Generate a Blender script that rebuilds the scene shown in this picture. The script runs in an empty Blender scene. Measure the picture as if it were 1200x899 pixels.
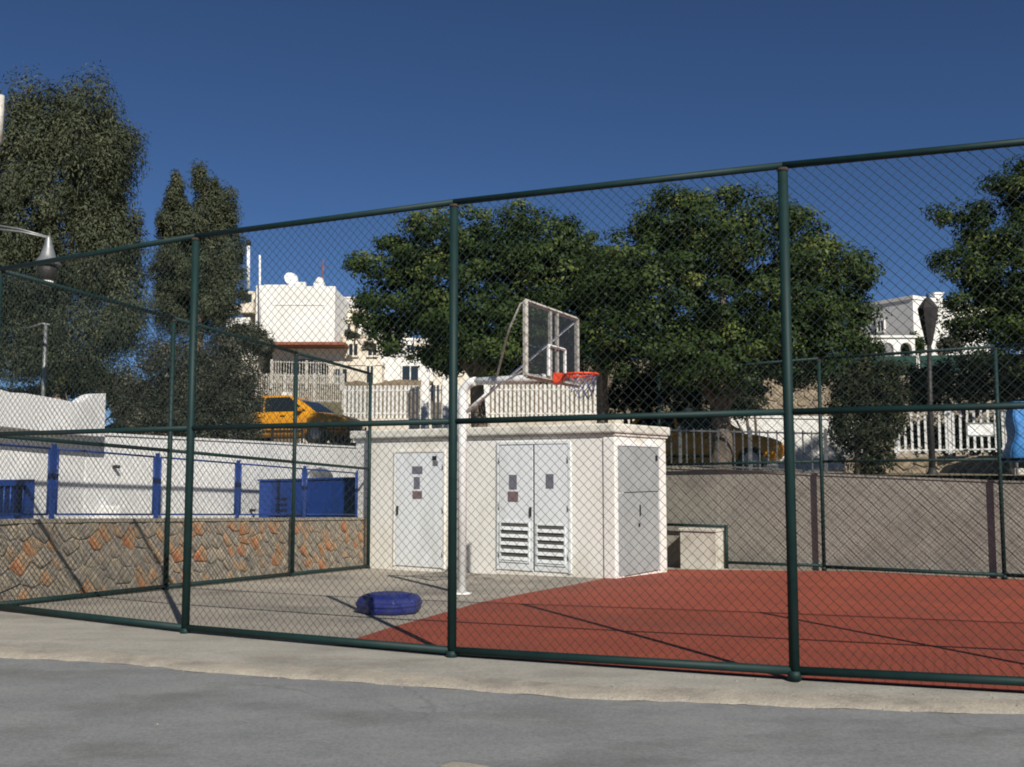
import bpy, math, random
import numpy as np
from mathutils import Vector, Matrix

random.seed(7)
rng = np.random.default_rng(11)
R = math.radians
S = bpy.context.scene
COL = S.collection

# ------------------------------------------------------------------ camera
F = 1180.0                      # focal length in pixels of the 1200 px wide photograph
PITCH = math.atan(102.5 / F)
EYE = 1.6
cam_d = bpy.data.cameras.new('camera')
cam_d.sensor_width = 36.0
cam_d.lens = 36.0 * F / 1200.0
cam_d.clip_end = 6000
cam = bpy.data.objects.new('camera', cam_d)
cam.location = (0, 0, EYE)
cam.rotation_euler = (math.pi / 2 + PITCH, 0, 0)
COL.objects.link(cam)
S.camera = cam

# ------------------------------------------------------------------ sky, sun, exposure
SUN_AZ = 159.0                  # from +Y towards +X
SUN_EL = 36.0
w = bpy.data.worlds.new('World')
S.world = w
w.use_nodes = True
nt = w.node_tree
sky = nt.nodes.new('ShaderNodeTexSky')
sky.sky_type = 'NISHITA'
sky.sun_disc = False
sky.sun_elevation = R(SUN_EL)
sky.sun_rotation = R(SUN_AZ)
sky.altitude = 0
sky.air_density = 0.6
sky.dust_density = 0.0
sky.ozone_density = 8.5
nt.links.new(sky.outputs[0], nt.nodes['Background'].inputs[0])
nt.nodes['Background'].inputs[1].default_value = 0.055
sun_d = bpy.data.lights.new('sun', 'SUN')
sun_d.energy = 4.6
sun_d.angle = R(0.5)
sun_d.color = (1.0, 0.955, 0.88)
sun = bpy.data.objects.new('sun', sun_d)
to_sun = Vector((math.sin(R(SUN_AZ)) * math.cos(R(SUN_EL)), math.cos(R(SUN_AZ)) * math.cos(R(SUN_EL)), math.sin(R(SUN_EL))))
sun.rotation_euler = to_sun.to_track_quat('Z', 'Y').to_euler()
sun.location = to_sun * 60
COL.objects.link(sun)
S.view_settings.view_transform = 'Standard'
S.view_settings.look = 'None'
S.view_settings.gamma = 1.0
S.view_settings.exposure = 0.25
S.cycles.pixel_filter_type = 'BLACKMAN_HARRIS'
S.cycles.filter_width = 1.9

# ------------------------------------------------------------------ helpers: places
def ray(px, py):
    a = (px - 600) / F; v = (449.5 - py) / F
    return Vector((a, math.cos(PITCH) - v * math.sin(PITCH), math.sin(PITCH) + v * math.cos(PITCH)))
def at(px, py, Y):
    r = ray(px, py)
    return Vector((0, 0, EYE)) + r * (Y / r.y)
def gz(px, py, z=0.0):
    r = ray(px, py)
    return Vector((0, 0, EYE)) + r * ((z - EYE) / r.z)
def line_hit(px, py, a, b):
    """where the sight line meets the upright plane through a and b: (distance from a, height, depth)"""
    r = ray(px, py); d = Vector((b[0] - a[0], b[1] - a[1])); L = d.length; d /= L
    # a + d*u = r*t
    det = d.x * (-r.y) + r.x * d.y
    u = (-a[0] * (-r.y) - r.x * a[1]) / det if False else None
    A = np.array([[d.x, -r.x], [d.y, -r.y]]); s = np.linalg.solve(A, np.array([-a[0], -a[1]]))
    return s[0], EYE + r.z * s[1], r.y * s[1]
def sstep(a, b, x):
    t = min(1, max(0, (x - a) / (b - a))); return t * t * (3 - 2 * t)

def lerp(a, b, t): return a + (b - a) * t
CORNER = Vector((-6.12, 11.87))
FD = Vector((0.9, -0.436)).normalized(); FN = Vector((0.436, 0.9)).normalized()
def ground(x, y):
    p = Vector((x, y)) - CORNER
    u = p.dot(FD); v = max(0.0, p.dot(FN))
    return -(0.041 - 0.018 * min(1, max(0, u / 8))) * v
def gpt(px, py):
    z = 0.0
    for _ in range(12):
        p = gz(px, py, z); z = ground(p.x, p.y)
    return gz(px, py, z)
def terr(x, y):
    b = 1.52 + 0.055 * min(12, max(0, 4 - x)) + 0.012 * max(0, min(y, 40) - 20)
    az = x / max(y, 1)
    m = sstep(-0.44, -0.30, az)
    return min(b, 2.4) + m * (4.0 * sstep(34, 50, y) + 4.5 * sstep(50, 80, y))

# ------------------------------------------------------------------ helpers: materials
def lin(c):
    return tuple(((v / 255 + 0.055) / 1.055) ** 2.4 if v > 10 else v / 255 / 12.92 for v in c)
def M(name, c1, c2=None, scale=4.0, rough=0.8, bump=0.0, bscale=None, rand=0.0, metallic=0.0, spec=0.5, stain=None, sscale=0.6, samt=0.5, stretch=None, detail=6.0, grain=0.0, gscale=55, crack=None):
    m = bpy.data.materials.new(name); m.use_nodes = True
    n = m.node_tree.nodes; l = m.node_tree.links
    b = n['Principled BSDF']
    b.inputs['Roughness'].default_value = rough
    b.inputs['Metallic'].default_value = metallic
    b.inputs['Specular IOR Level'].default_value = spec
    tc = n.new('ShaderNodeTexCoord'); src = tc.outputs['Object']
    if stretch:
        mp = n.new('ShaderNodeMapping'); mp.inputs['Scale'].default_value = stretch
        l.new(src, mp.inputs[0]); src = mp.outputs[0]
    def noise(sc, dt=detail):
        t = n.new('ShaderNodeTexNoise'); t.inputs['Scale'].default_value = sc; t.inputs['Detail'].default_value = dt
        t.inputs['Roughness'].default_value = 0.62
        l.new(src, t.inputs['Vector']); return t.outputs[0]
    def mix(f, a, bb):
        x = n.new('ShaderNodeMix'); x.data_type = 'RGBA'
        for s, v in ((0, f), (6, a), (7, bb)):
            if isinstance(v, (tuple, float)): x.inputs[s].default_value = (*v, 1) if isinstance(v, tuple) else v
            else: l.new(v, x.inputs[s])
        return x.outputs[2]
    def ramp(f, lo, hi):
        x = n.new('ShaderNodeMapRange'); x.inputs[1].default_value = lo; x.inputs[2].default_value = hi
        l.new(f, x.inputs[0]); return x.outputs[0]
    col = mix(ramp(noise(scale), 0.32, 0.68), c1, c2 if c2 else tuple(v * 0.86 for v in c1))
    if stain:
        s = n.new('ShaderNodeMath'); s.operation = 'MULTIPLY'; s.inputs[1].default_value = samt
        l.new(ramp(noise(sscale, 8), 0.50, 0.66), s.inputs[0])
        col = mix(s.outputs[0], col, stain)
    if crack:                                             # hairline cracks, broken up by noise
        nz = n.new('ShaderNodeTexNoise'); nz.inputs['Scale'].default_value = 2.2; nz.inputs['Detail'].default_value = 6; l.new(tc.outputs['Object'], nz.inputs['Vector'])
        va = n.new('ShaderNodeVectorMath'); va.operation = 'MULTIPLY_ADD'; va.inputs[1].default_value = (0.7, 0.7, 0); l.new(nz.outputs[1], va.inputs[0]); l.new(tc.outputs['Object'], va.inputs[2])
        vo = n.new('ShaderNodeTexVoronoi'); vo.feature = 'DISTANCE_TO_EDGE'; vo.inputs['Scale'].default_value = 0.42; l.new(va.outputs[0], vo.inputs['Vector'])
        ce = ramp(vo.outputs['Distance'], 0.007, 0.002)
        mk = n.new('ShaderNodeTexNoise'); mk.inputs['Scale'].default_value = 0.5; l.new(tc.outputs['Object'], mk.inputs['Vector'])
        mm = n.new('ShaderNodeMath'); mm.operation = 'MULTIPLY'; l.new(ce, mm.inputs[0]); l.new(ramp(mk.outputs[0], 0.46, 0.58), mm.inputs[1])
        m2 = n.new('ShaderNodeMath'); m2.operation = 'MULTIPLY'; m2.inputs[1].default_value = 0.22; l.new(mm.outputs[0], m2.inputs[0])
        col = mix(m2.outputs[0], col, crack)
    if grain:
        g = n.new('ShaderNodeTexNoise'); g.inputs['Scale'].default_value = gscale; g.inputs['Detail'].default_value = 5; g.inputs['Roughness'].default_value = 0.75
        l.new(tc.outputs['Object'], g.inputs['Vector'])
        gr = n.new('ShaderNodeMapRange'); gr.inputs[1].default_value = 0.3; gr.inputs[2].default_value = 0.7; gr.inputs[3].default_value = 1 - grain; gr.inputs[4].default_value = 1 + grain
        l.new(g.outputs[0], gr.inputs[0]); h = n.new('ShaderNodeHueSaturation'); l.new(gr.outputs[0], h.inputs['Value']); l.new(col, h.inputs['Color']); col = h.outputs[0]
    if rand:
        oi = n.new('ShaderNodeObjectInfo'); h = n.new('ShaderNodeHueSaturation')
        r = n.new('ShaderNodeMapRange'); r.inputs[3].default_value = 1 - rand; r.inputs[4].default_value = 1 + rand
        l.new(oi.outputs['Random'], r.inputs[0]); l.new(r.outputs[0], h.inputs['Value']); l.new(col, h.inputs['Color']); col = h.outputs[0]
    l.new(col, b.inputs['Base Color'])
    if bump:
        bp = n.new('ShaderNodeBump'); bp.inputs['Strength'].default_value = bump; bp.inputs['Distance'].default_value = 0.02
        l.new(noise(bscale or scale * 6, 8), bp.inputs['Height']); l.new(bp.outputs[0], b.inputs['Normal'])
    return m
def M_glass(name, c, rough=0.05, alpha=None):
    m = bpy.data.materials.new(name); m.use_nodes = True
    n = m.node_tree.nodes; l = m.node_tree.links; b = n['Principled BSDF']
    t = n.new('ShaderNodeTexNoise'); t.inputs['Scale'].default_value = 3
    mr = n.new('ShaderNodeMapRange'); mr.inputs[3].default_value = rough; mr.inputs[4].default_value = rough + 0.08
    l.new(t.outputs[0], mr.inputs[0]); l.new(mr.outputs[0], b.inputs['Roughness'])
    b.inputs['Base Color'].default_value = (*c, 1)
    if alpha is not None: b.inputs['Alpha'].default_value = alpha
    return m
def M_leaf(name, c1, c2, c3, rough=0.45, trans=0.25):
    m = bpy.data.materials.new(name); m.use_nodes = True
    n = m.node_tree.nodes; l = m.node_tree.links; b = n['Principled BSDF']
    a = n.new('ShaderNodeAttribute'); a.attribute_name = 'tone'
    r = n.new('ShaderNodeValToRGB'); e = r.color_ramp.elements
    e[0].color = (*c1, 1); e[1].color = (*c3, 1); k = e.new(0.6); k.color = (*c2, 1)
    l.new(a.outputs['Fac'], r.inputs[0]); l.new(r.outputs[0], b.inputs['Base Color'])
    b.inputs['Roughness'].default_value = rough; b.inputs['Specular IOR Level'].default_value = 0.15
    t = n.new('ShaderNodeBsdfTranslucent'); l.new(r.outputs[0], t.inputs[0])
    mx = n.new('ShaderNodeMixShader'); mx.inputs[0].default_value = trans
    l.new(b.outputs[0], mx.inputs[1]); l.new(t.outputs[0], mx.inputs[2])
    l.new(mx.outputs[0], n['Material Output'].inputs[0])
    return m
def M_stones(name, cols, scale=9):
    m = bpy.data.materials.new(name); m.use_nodes = True
    n = m.node_tree.nodes; l = m.node_tree.links; b = n['Principled BSDF']
    oi = n.new('ShaderNodeObjectInfo'); r = n.new('ShaderNodeValToRGB'); e = r.color_ramp.elements
    r.color_ramp.interpolation = 'LINEAR'
    e[0].color = (*cols[0], 1); e[1].color = (*cols[-1], 1)
    for i, c in enumerate(cols[1:-1]):
        k = e.new((i + 1) / (len(cols) - 1)); k.color = (*c, 1)
    tc = n.new('ShaderNodeTexCoord'); t = n.new('ShaderNodeTexNoise'); t.inputs['Scale'].default_value = scale; t.inputs['Detail'].default_value = 8
    l.new(tc.outputs['Object'], t.inputs[0])
    t2 = n.new('ShaderNodeTexNoise'); t2.inputs['Scale'].default_value = 3; l.new(tc.outputs['Object'], t2.inputs[0])
    ad = n.new('ShaderNodeMath'); ad.operation = 'MULTIPLY_ADD'; ad.inputs[1].default_value = 0.62
    s2 = n.new('ShaderNodeMath'); s2.operation = 'MULTIPLY_ADD'; s2.inputs[1].default_value = 0.9; s2.inputs[2].default_value = -0.26
    l.new(t2.outputs[0], s2.inputs[0])
    l.new(oi.outputs['Random'], ad.inputs[0]); l.new(s2.outputs[0], ad.inputs[2]); l.new(ad.outputs[0], r.inputs[0])
    h = n.new('ShaderNodeHueSaturation'); mr = n.new('ShaderNodeMapRange'); mr.inputs[1].default_value = 0.25; mr.inputs[2].default_value = 0.75
    mr.inputs[3].default_value = 0.5; mr.inputs[4].default_value = 1.45
    l.new(t.outputs[0], mr.inputs[0]); l.new(mr.outputs[0], h.inputs['Value']); l.new(r.outputs[0], h.inputs['Color'])
    l.new(h.outputs[0], b.inputs['Base Color']); b.inputs['Roughness'].default_value = 0.9
    bp = n.new('ShaderNodeBump'); bp.inputs['Strength'].default_value = 0.6; bp.inputs['Distance'].default_value = 0.03
    l.new(t.outputs[0], bp.inputs['Height']); l.new(bp.outputs[0], b.inputs['Normal'])
    return m

ASPHALT = M('asphalt', lin((128, 129, 127)), lin((115, 116, 116)), scale=1.6, rough=0.88, bump=0.25, bscale=70, stain=lin((98, 98, 95)), sscale=0.9, samt=0.7, stretch=(0.7, 1.5, 1), grain=0.3, gscale=45, crack=lin((58, 58, 58)))
CONCRETE = M('apron_concrete', lin((160, 155, 144)), lin((140, 136, 126)), scale=2.2, rough=0.92, bump=0.4, bscale=40, stain=lin((122, 117, 107)), sscale=1.3, samt=0.7, stretch=(0.6, 1.2, 1), grain=0.2, gscale=30, crack=lin((84, 80, 74)))
KERB = M('kerb_mortar', lin((168, 159, 143)), lin((146, 139, 126)), scale=3.5, rough=0.95, bump=0.7, bscale=40, stain=lin((122, 116, 106)), sscale=2.0, samt=0.7, grain=0.25)
COURTCON = M('court_concrete', lin((165, 156, 140)), lin((142, 134, 122)), scale=1.0, rough=0.92, bump=0.25, bscale=50, stain=lin((112, 106, 98)), sscale=0.45, samt=0.85, grain=0.18, gscale=25, crack=lin((84, 80, 74)))
REDCOURT = M('red_court', lin((148, 67, 42)), lin((132, 57, 37)), scale=1.2, rough=0.85, bump=0.15, bscale=120, stain=lin((116, 58, 42)), sscale=0.5, samt=0.7, grain=0.12, gscale=30)
GREEN = M('green_paint', (0.006, 0.027, 0.024), (0.004, 0.019, 0.018), scale=8, rough=0.6, spec=0.3, stain=(0.014, 0.03, 0.028), sscale=3, samt=0.4)
WIRE = M('green_wire', (0.008, 0.024, 0.022), rough=0.55)
RUST = M('rust', lin((78, 52, 40)), lin((40, 40, 36)), scale=30, rough=0.9)
CREAM = M('cream_render', lin((230, 228, 220)), lin((222, 219, 210)), scale=1.6, rough=0.9, bump=0.3, bscale=60, stain=lin((196, 188, 170)), sscale=1.4, samt=0.5, stretch=(1, 1, 0.4))
CREAMROOF = M('roof_concrete', lin((224, 221, 208)), lin((202, 198, 185)), scale=2.5, rough=0.92, bump=0.3, bscale=40, stain=lin((140, 136, 124)), sscale=1.4, samt=0.5)
DOORW = M('door_white', lin((224, 227, 227)), lin((214, 218, 219)), scale=2, rough=0.5, stain=lin((190, 190, 184)), sscale=2.5, samt=0.4, stretch=(1, 1, 0.35))
DOORG = M('door_grey', lin((164, 168, 166)), lin((148, 153, 152)), scale=3, rough=0.5, stain=lin((145, 146, 142)), sscale=2, samt=0.4)
PLATE = M('sign_plate', lin((122, 120, 128)), lin((92, 92, 104)), scale=60, rough=0.5)
PLATER = M('sign_plate_red', lin((132, 112, 112)), lin((100, 80, 84)), scale=60, rough=0.5)
VENT = M('vent_grey', lin((96, 93, 86)), lin((74, 72, 68)), scale=6, rough=0.8)
BLACK = M('black_plastic', (0.012, 0.012, 0.014), rough=0.5)
DARKIRON = M('dark_iron', (0.02, 0.018, 0.018), (0.03, 0.025, 0.022), scale=10, rough=0.6)
WHITEP = M('white_paint', lin((238, 238, 235)), lin((226, 226, 222)), scale=5, rough=0.4, stain=lin((190, 180, 162)), sscale=6, samt=0.3)
WHITEOLD = M('worn_white_paint', lin((205, 202, 192)), lin((176, 170, 156)), scale=25, rough=0.6, stain=lin((120, 95, 72)), sscale=14, samt=0.6)
WHITEWALL = M('whitewash', lin((234, 233, 229)), lin((224, 223, 219)), scale=1.3, rough=0.92, bump=0.35, bscale=18, stain=lin((186, 186, 186)), sscale=0.8, samt=0.4)
WHITEHOUSE = M('house_white', lin((232, 230, 224)), lin((222, 219, 211)), scale=0.8, rough=0.92, stain=lin((196, 190, 180)), sscale=0.5, samt=0.3)
CREAMHOUSE = M('house_cream', lin((228, 219, 202)), lin((214, 203, 184)), scale=0.8, rough=0.92, stain=lin((176, 160, 136)), sscale=0.6, samt=0.5)
BLUE = M('blue_paint', lin((28, 66, 142)), lin((22, 54, 122)), scale=4, rough=0.45, stain=lin((30, 56, 104)), sscale=2, samt=0.5)
BLUEDK = M('blue_dark', lin((20, 38, 84)), rough=0.5)
BLUETUB = M('blue_plastic', lin((30, 40, 112)), lin((22, 30, 88)), scale=6, rough=0.5, bump=0.4, bscale=9, stain=lin((64, 72, 120)), sscale=5, samt=0.5)
TARP = M('tarp_blue', lin((58, 132, 196)), lin((46, 110, 172)), scale=2, rough=0.6, bump=0.5, bscale=5)
ORANGE = M('orange_rim', lin((226, 78, 38)), lin((200, 62, 30)), scale=12, rough=0.5)
NETM = M('net_cord', lin((56, 60, 112)), lin((112, 114, 142)), scale=20, rough=0.8)
PLASTER = M('rough_plaster', lin((158, 152, 140)), lin((142, 136, 125)), scale=2.2, rough=0.95, bump=0.7, bscale=14, stain=lin((118, 112, 104)), sscale=0.7, samt=0.55)
BOXCON = M('box_concrete', lin((204, 201, 188)), lin((188, 184, 170)), scale=3, rough=0.92, bump=0.3, bscale=30, stain=lin((150, 142, 122)), sscale=2.5, samt=0.6)
MORTAR = M('mortar', lin((172, 160, 140)), lin((146, 136, 120)), scale=8, rough=0.95, bump=0.6, bscale=40)
STONES = M_stones('rubble_stone', [lin((124, 121, 116)), lin((154, 145, 130)), lin((140, 130, 116)), lin((164, 150, 128)), lin((136, 129, 120)), lin((170, 142, 110)), lin((176, 122, 84)), lin((168, 94, 60))])
STONES2 = M_stones('grey_rubble', [lin((120, 108, 92)), lin((156, 140, 118)), lin((138, 124, 104)), lin((172, 152, 124))])
SOIL = M('soil', lin((128, 112, 90)), lin((104, 92, 72)), scale=0.5, rough=0.95, bump=0.5, bscale=5, stain=lin((84, 86, 56)), sscale=0.2, samt=0.7)
BARK = M('bark', lin((120, 106, 92)), lin((84, 72, 62)), scale=8, rough=0.95, bump=0.8, bscale=14, stretch=(1, 1, 0.35))
BARKE = M('eucalyptus_bark', lin((160, 142, 122)), lin((112, 92, 74)), scale=5, rough=0.9, bump=0.5, bscale=9, stretch=(1, 1, 0.3))
TIMBER = M('weathered_timber', lin((132, 116, 98)), lin((94, 80, 66)), scale=7, rough=0.9, bump=0.5, stretch=(3, 3, 0.4))
TAXI = M('taxi_yellow', lin((214, 148, 26)), lin((202, 136, 22)), scale=1, rough=0.35)
CARGLASS = M_glass('car_glass', (0.012, 0.016, 0.02), 0.05)
WINGLASS = M_glass('window_glass', (0.02, 0.028, 0.035), 0.08)
ACRYLIC = M_glass('acrylic', (0.10, 0.11, 0.13), 0.12, alpha=0.16)
TYRE = M('tyre', (0.012, 0.012, 0.012), rough=0.85)
RIM = M('wheel_rim', (0.35, 0.35, 0.36), rough=0.35, metallic=0.8)
LAMPW = M_glass('headlamp', (0.7, 0.72, 0.74), 0.1)
LAMPR = M_glass('tail_lamp', (0.35, 0.02, 0.02), 0.15)
GREENNET = M('green_screen', lin((32, 72, 62)), lin((24, 56, 48)), scale=6, rough=0.8, bump=0.3)
TILE = M('terracotta', lin((150, 92, 66)), lin((120, 72, 52)), scale=5, rough=0.9)
GALV = M('galvanised', lin((150, 152, 150)), lin((120, 122, 122)), scale=6, rough=0.45, metallic=0.5)
LEAF_F = M_leaf('ficus_leaf', (0.018, 0.033, 0.009), (0.046, 0.074, 0.018), (0.14, 0.165, 0.04), 0.5, 0.2)
LEAF_E = M_leaf('eucalyptus_leaf', (0.038, 0.047, 0.028), (0.078, 0.090, 0.050), (0.135, 0.142, 0.078), 0.6, 0.15)
LEAF_O = M_leaf('olive_leaf', (0.028, 0.032, 0.020), (0.062, 0.065, 0.042), (0.2, 0.19, 0.14), 0.6, 0.15)
LEAF_B = M_leaf('hedge_leaf', (0.012, 0.016, 0.007), (0.028, 0.033, 0.013), (0.08, 0.08, 0.034), 0.6, 0.15)

# ------------------------------------------------------------------ helpers: objects
def wloc(o):
    v = Vector((0, 0, 0))
    while o: v += o.location; o = o.parent
    return v
def tag(o, label=None, cat=None, group=None, kind=None):
    if label: o['label'] = label
    if cat: o['category'] = cat
    if group: o['group'] = group
    if kind: o['kind'] = kind
    return o
def thing(name, loc, label, cat, group=None):
    o = bpy.data.objects.new(name, None); o.location = loc; o.empty_display_size = 0.2
    COL.objects.link(o); return tag(o, label, cat, group)
def link(name, me, parent=None, mat=None):
    o = bpy.data.objects.new(name, me)
    if mat and not me.materials: me.materials.append(mat)
    COL.objects.link(o); o.parent = parent
    return o
def np_obj(name, V, Q, mat, parent=None, smooth=False, tone=None):
    V = np.asarray(V, dtype=np.float32)
    if parent is not None: V = V - np.array(wloc(parent), dtype=np.float32)
    Q = np.asarray(Q, dtype=np.int32); k = Q.shape[1]
    me = bpy.data.meshes.new(name)
    me.vertices.add(len(V)); me.vertices.foreach_set('co', V.ravel())
    me.loops.add(Q.size); me.loops.foreach_set('vertex_index', Q.ravel())
    me.polygons.add(len(Q)); me.polygons.foreach_set('loop_start', np.arange(0, Q.size, k, dtype=np.int32))
    if smooth: me.polygons.foreach_set('use_smooth', np.ones(len(Q), dtype=bool))
    if tone is not None:
        a = me.attributes.new('tone', 'FLOAT', 'FACE'); a.data.foreach_set('value', np.asarray(tone, dtype=np.float32))
    me.update(calc_edges=True)
    return link(name, me, parent, mat)
class MB:
    def __init__(s): s.v = []; s.f = []; s.sm = []
    def add(s, vs, fs, smooth=False):
        n = len(s.v); s.v += [tuple(p) for p in vs]; s.f += [tuple(i + n for i in f) for f in fs]; s.sm += [smooth] * len(fs); return s
    def hexa(s, p):
        return s.add(p, [(0, 3, 2, 1), (4, 5, 6, 7), (0, 1, 5, 4), (1, 2, 6, 5), (2, 3, 7, 6), (3, 0, 4, 7)])
    def box(s, a, b):
        x0, y0, z0 = a; x1, y1, z1 = b
        return s.hexa([(x0, y0, z0), (x1, y0, z0), (x1, y1, z0), (x0, y1, z0), (x0, y0, z1), (x1, y0, z1), (x1, y1, z1), (x0, y1, z1)])
    def obox(s, o, u, n, u0, u1, n0, n1, z0, z1, bev=0.0):
        """box in a frame: origin o (xy), along u, out along n; z0/z1 numbers or (at u0, at u1) pairs"""
        z0 = z0 if isinstance(z0, tuple) else (z0, z0); z1 = z1 if isinstance(z1, tuple) else (z1, z1)
        P = lambda a, b, z: (o[0] + u[0] * a + n[0] * b, o[1] + u[1] * a + n[1] * b, z)
        return s.hexa([P(u0, n0, z0[0]), P(u1, n0, z0[1]), P(u1, n1, z0[1]), P(u0, n1, z0[0]), P(u0, n0, z1[0]), P(u1, n0, z1[1]), P(u1, n1, z1[1]), P(u0, n1, z1[0])])
    def tube(s, path, r, sides=10, cap=True, smooth=True):
        path = [Vector(p) for p in path]; n = len(path)
        r = r if isinstance(r, (list, tuple)) else [r] * n
        vs = []; up = None
        for i, p in enumerate(path):
            t = (path[min(i + 1, n - 1)] - path[max(i - 1, 0)]).normalized()
            if up is None: up = Vector((0, 0, 1)) if abs(t.z) < 0.9 else Vector((1, 0, 0))
            a = t.cross(up).normalized(); b = a.cross(t).normalized(); up = b
            for k in range(sides):
                q = 2 * math.pi * k / sides
                vs.append(p + a * math.cos(q) * r[i] + b * math.sin(q) * r[i])
        fs = [(i * sides + k, i * sides + (k + 1) % sides, (i + 1) * sides + (k + 1) % sides, (i + 1) * sides + k) for i in range(n - 1) for k in range(sides)]
        s.add(vs, fs, smooth)
        if cap:
            m = len(s.v) - len(vs)
            s.f += [tuple(m + k for k in reversed(range(sides))), tuple(m + (n - 1) * sides + k for k in range(sides))]; s.sm += [False, False]
        return s
    def lathe(s, c, prof, sides=16, smooth=True, rot=0.0):
        vs = [(c[0] + r * math.cos(rot + 2 * math.pi * k / sides), c[1] + r * math.sin(rot + 2 * math.pi * k / sides), c[2] + z) for r, z in prof for k in range(sides)]
        n = len(prof)
        fs = [(i * sides + k, i * sides + (k + 1) % sides, (i + 1) * sides + (k + 1) % sides, (i + 1) * sides + k) for i in range(n - 1) for k in range(sides)]
        fs += [tuple(reversed(range(sides))), tuple((n - 1) * sides + k for k in range(sides))]
        return s.add(vs, fs, smooth)
    def build(s, name, mat, parent=None, bevel=0.0, recenter=False):
        o = wloc(parent) if parent else Vector((0, 0, 0))
        me = bpy.data.meshes.new(name)
        me.from_pydata([tuple(Vector(p) - o) for p in s.v], [], s.f)
        me.polygons.foreach_set('use_smooth', s.sm); me.update()
        ob = link(name, me, parent, mat)
        if bevel:
            b = ob.modifiers.new('bevel', 'BEVEL'); b.width = bevel; b.segments = 2; b.limit_method = 'ANGLE'
        return ob
def copies(ob, offsets):
    out = []
    for d in offsets:
        c = ob.copy(); COL.objects.link(c); c.location = ob.location + Vector(d); out.append(c)
    return out
def sheet(name, rows, mat, parent=None):
    """rows: list of equally long lists of points"""
    n = len(rows[0]); V = [p for r in rows for p in r]
    Q = [(i * n + k, i * n + k + 1, (i + 1) * n + k + 1, (i + 1) * n + k) for i in range(len(rows) - 1) for k in range(n - 1)]
    return np_obj(name, [tuple(p) for p in V], Q, mat, parent)
def polyat(pts, x):
    for a, b in zip(pts, pts[1:]):
        if x <= b[0]: break
    return a[1] + (b[1] - a[1]) * (x - a[0]) / (b[0] - a[0])

# ================================================================== THE GROUND
NEAR = [Vector(p) for p in ((-6.12, 11.87), (-3.24, 10.16), (-0.52, 8.87), (2.16, 7.86), (5.02, 6.95), (7.9, 6.1))]
edge_px = [(0, 764), (60, 766), (113, 769), (170, 773), (222, 779), (310, 786), (420, 793), (530, 800), (620, 806), (700, 812), (850, 818), (930, 822), (1060, 826), (1200, 829)]
EDGE = [gz(x, y, -0.01) for x, y in edge_px]
EDGE = [Vector((-40, EDGE[0].y + 17, 0)), Vector((-9, EDGE[0].y + 2.0, 0))] + EDGE + [Vector((9, EDGE[-1].y - 1.7, 0)), Vector((40, EDGE[-1].y - 12, 0))]
def edge_y(x): return polyat([(p.x, p.y) for p in EDGE], x)
def near_y(x):
    pts = [(-40.0, 11.79 + 34.04 * 0.55)] + [(p.x, p.y) for p in NEAR] + [(40.0, 6.1 - 32.1 * 0.3)]
    return polyat(pts, x)
xs = sorted(set([-40, -30, -20, -14] + list(np.arange(-10, 10.01, 0.1)) + [14, 20, 30, 40]))
tag(sheet('ground', [[(x, y, -1.2) for x in (-3000, -200, 0, 200, 3000)] for y in (-3000, -200, 0, 200, 3000)], SOIL), kind='structure')
tag(sheet('road', [[(x, lerp(-30, edge_y(x) + 0.35, t), -0.035) for x in xs] for t in np.linspace(0, 1, 12)], ASPHALT), kind='structure')
# ragged strip of mortar along the apron's edge
jr = random.Random(3)
JT = {k: [[jr.uniform(-1, 1) for _ in range(4000)] for _ in range(4)] for k in (1, 4)}
def jag(x, k):
    o = 0
    for tab, fq, am in zip(JT[k], (0.8, 2.3, 6.5, 16.0), (0.05, 0.03, 0.025, 0.02)):
        q = (x + 60) * fq; i = int(q); t = q - i; t = t * t * (3 - 2 * t); o += am * lerp(tab[i % 4000], tab[(i + 1) % 4000], t)
    return o
rows = []
for t, z in ((0, -0.034), (0.12, -0.012), (0.7, -0.006), (1, -0.004)):
    rows.append([(x, edge_y(x) - 0.12 + 0.9 * jag(x, 1) + t * (0.30 + 1.1 * jag(x, 4)), z + 0.004 * math.sin(x * 9 + t * 5)) for x in np.arange(-12, 12, 0.06)])
tag(sheet('kerb', rows, KERB), kind='structure')
tag(sheet('pavement', [[(x, lerp(edge_y(x) + 0.12, near_y(x) + 0.25, t), 0.0 - 0.022 * (1 - t) ** 3) for x in xs] for t in np.linspace(0, 1, 8)], CONCRETE), kind='structure')
# the court: concrete sheet, then the red sports surface
def court_rows(left, right, n, m, off, v0=0.0, v1=1.0):
    rows = []
    for t in np.linspace(v0, v1, n):
        a = left(t); b = right(t); row = []
        for s in np.linspace(0, 1, m):
            p = a.lerp(b, s); row.append((p.x, p.y, ground(p.x, p.y) + off))
        rows.append(row)
    return rows
def near_at(x): return Vector((x, near_y(x)))
SIDE_END = Vector((-2.93, 20.85))
SD = (SIDE_END - CORNER).normalized(); SN = Vector((-SD.y, SD.x))      # along the side fence, out to the left
rows = []
for x in np.arange(-7.5, 16.01, 0.4):
    y0 = near_y(x) + 0.12
    rows.append([(x + 0.36 * t * 14, y0 + t * 14, ground(x + 0.36 * t * 14, y0 + t * 14) + 0.002) for t in np.linspace(0, 1, 30)])
tag(sheet('court_floor', rows, COURTCON), kind='structure')
R0 = gpt(392, 757).xy; R1 = gpt(560, 707).xy; R2 = gpt(700, 680).xy
KA = Vector((-3.30, 21.28)); KB = Vector((1.80, 17.75))
kd = (KB - KA).normalized(); kn = Vector((kd.y, -kd.x))                # kn points out towards the camera
if kn.y > 0: kn = -kn
def red_left(t):
    if t < 0.5: return R0.lerp(R1, t / 0.5)
    if t < 0.75: return R1.lerp(R2, (t - 0.5) / 0.25)
    return R2.lerp(Vector((2.5, 20.4)), (t - 0.75) / 0.25)
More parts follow.
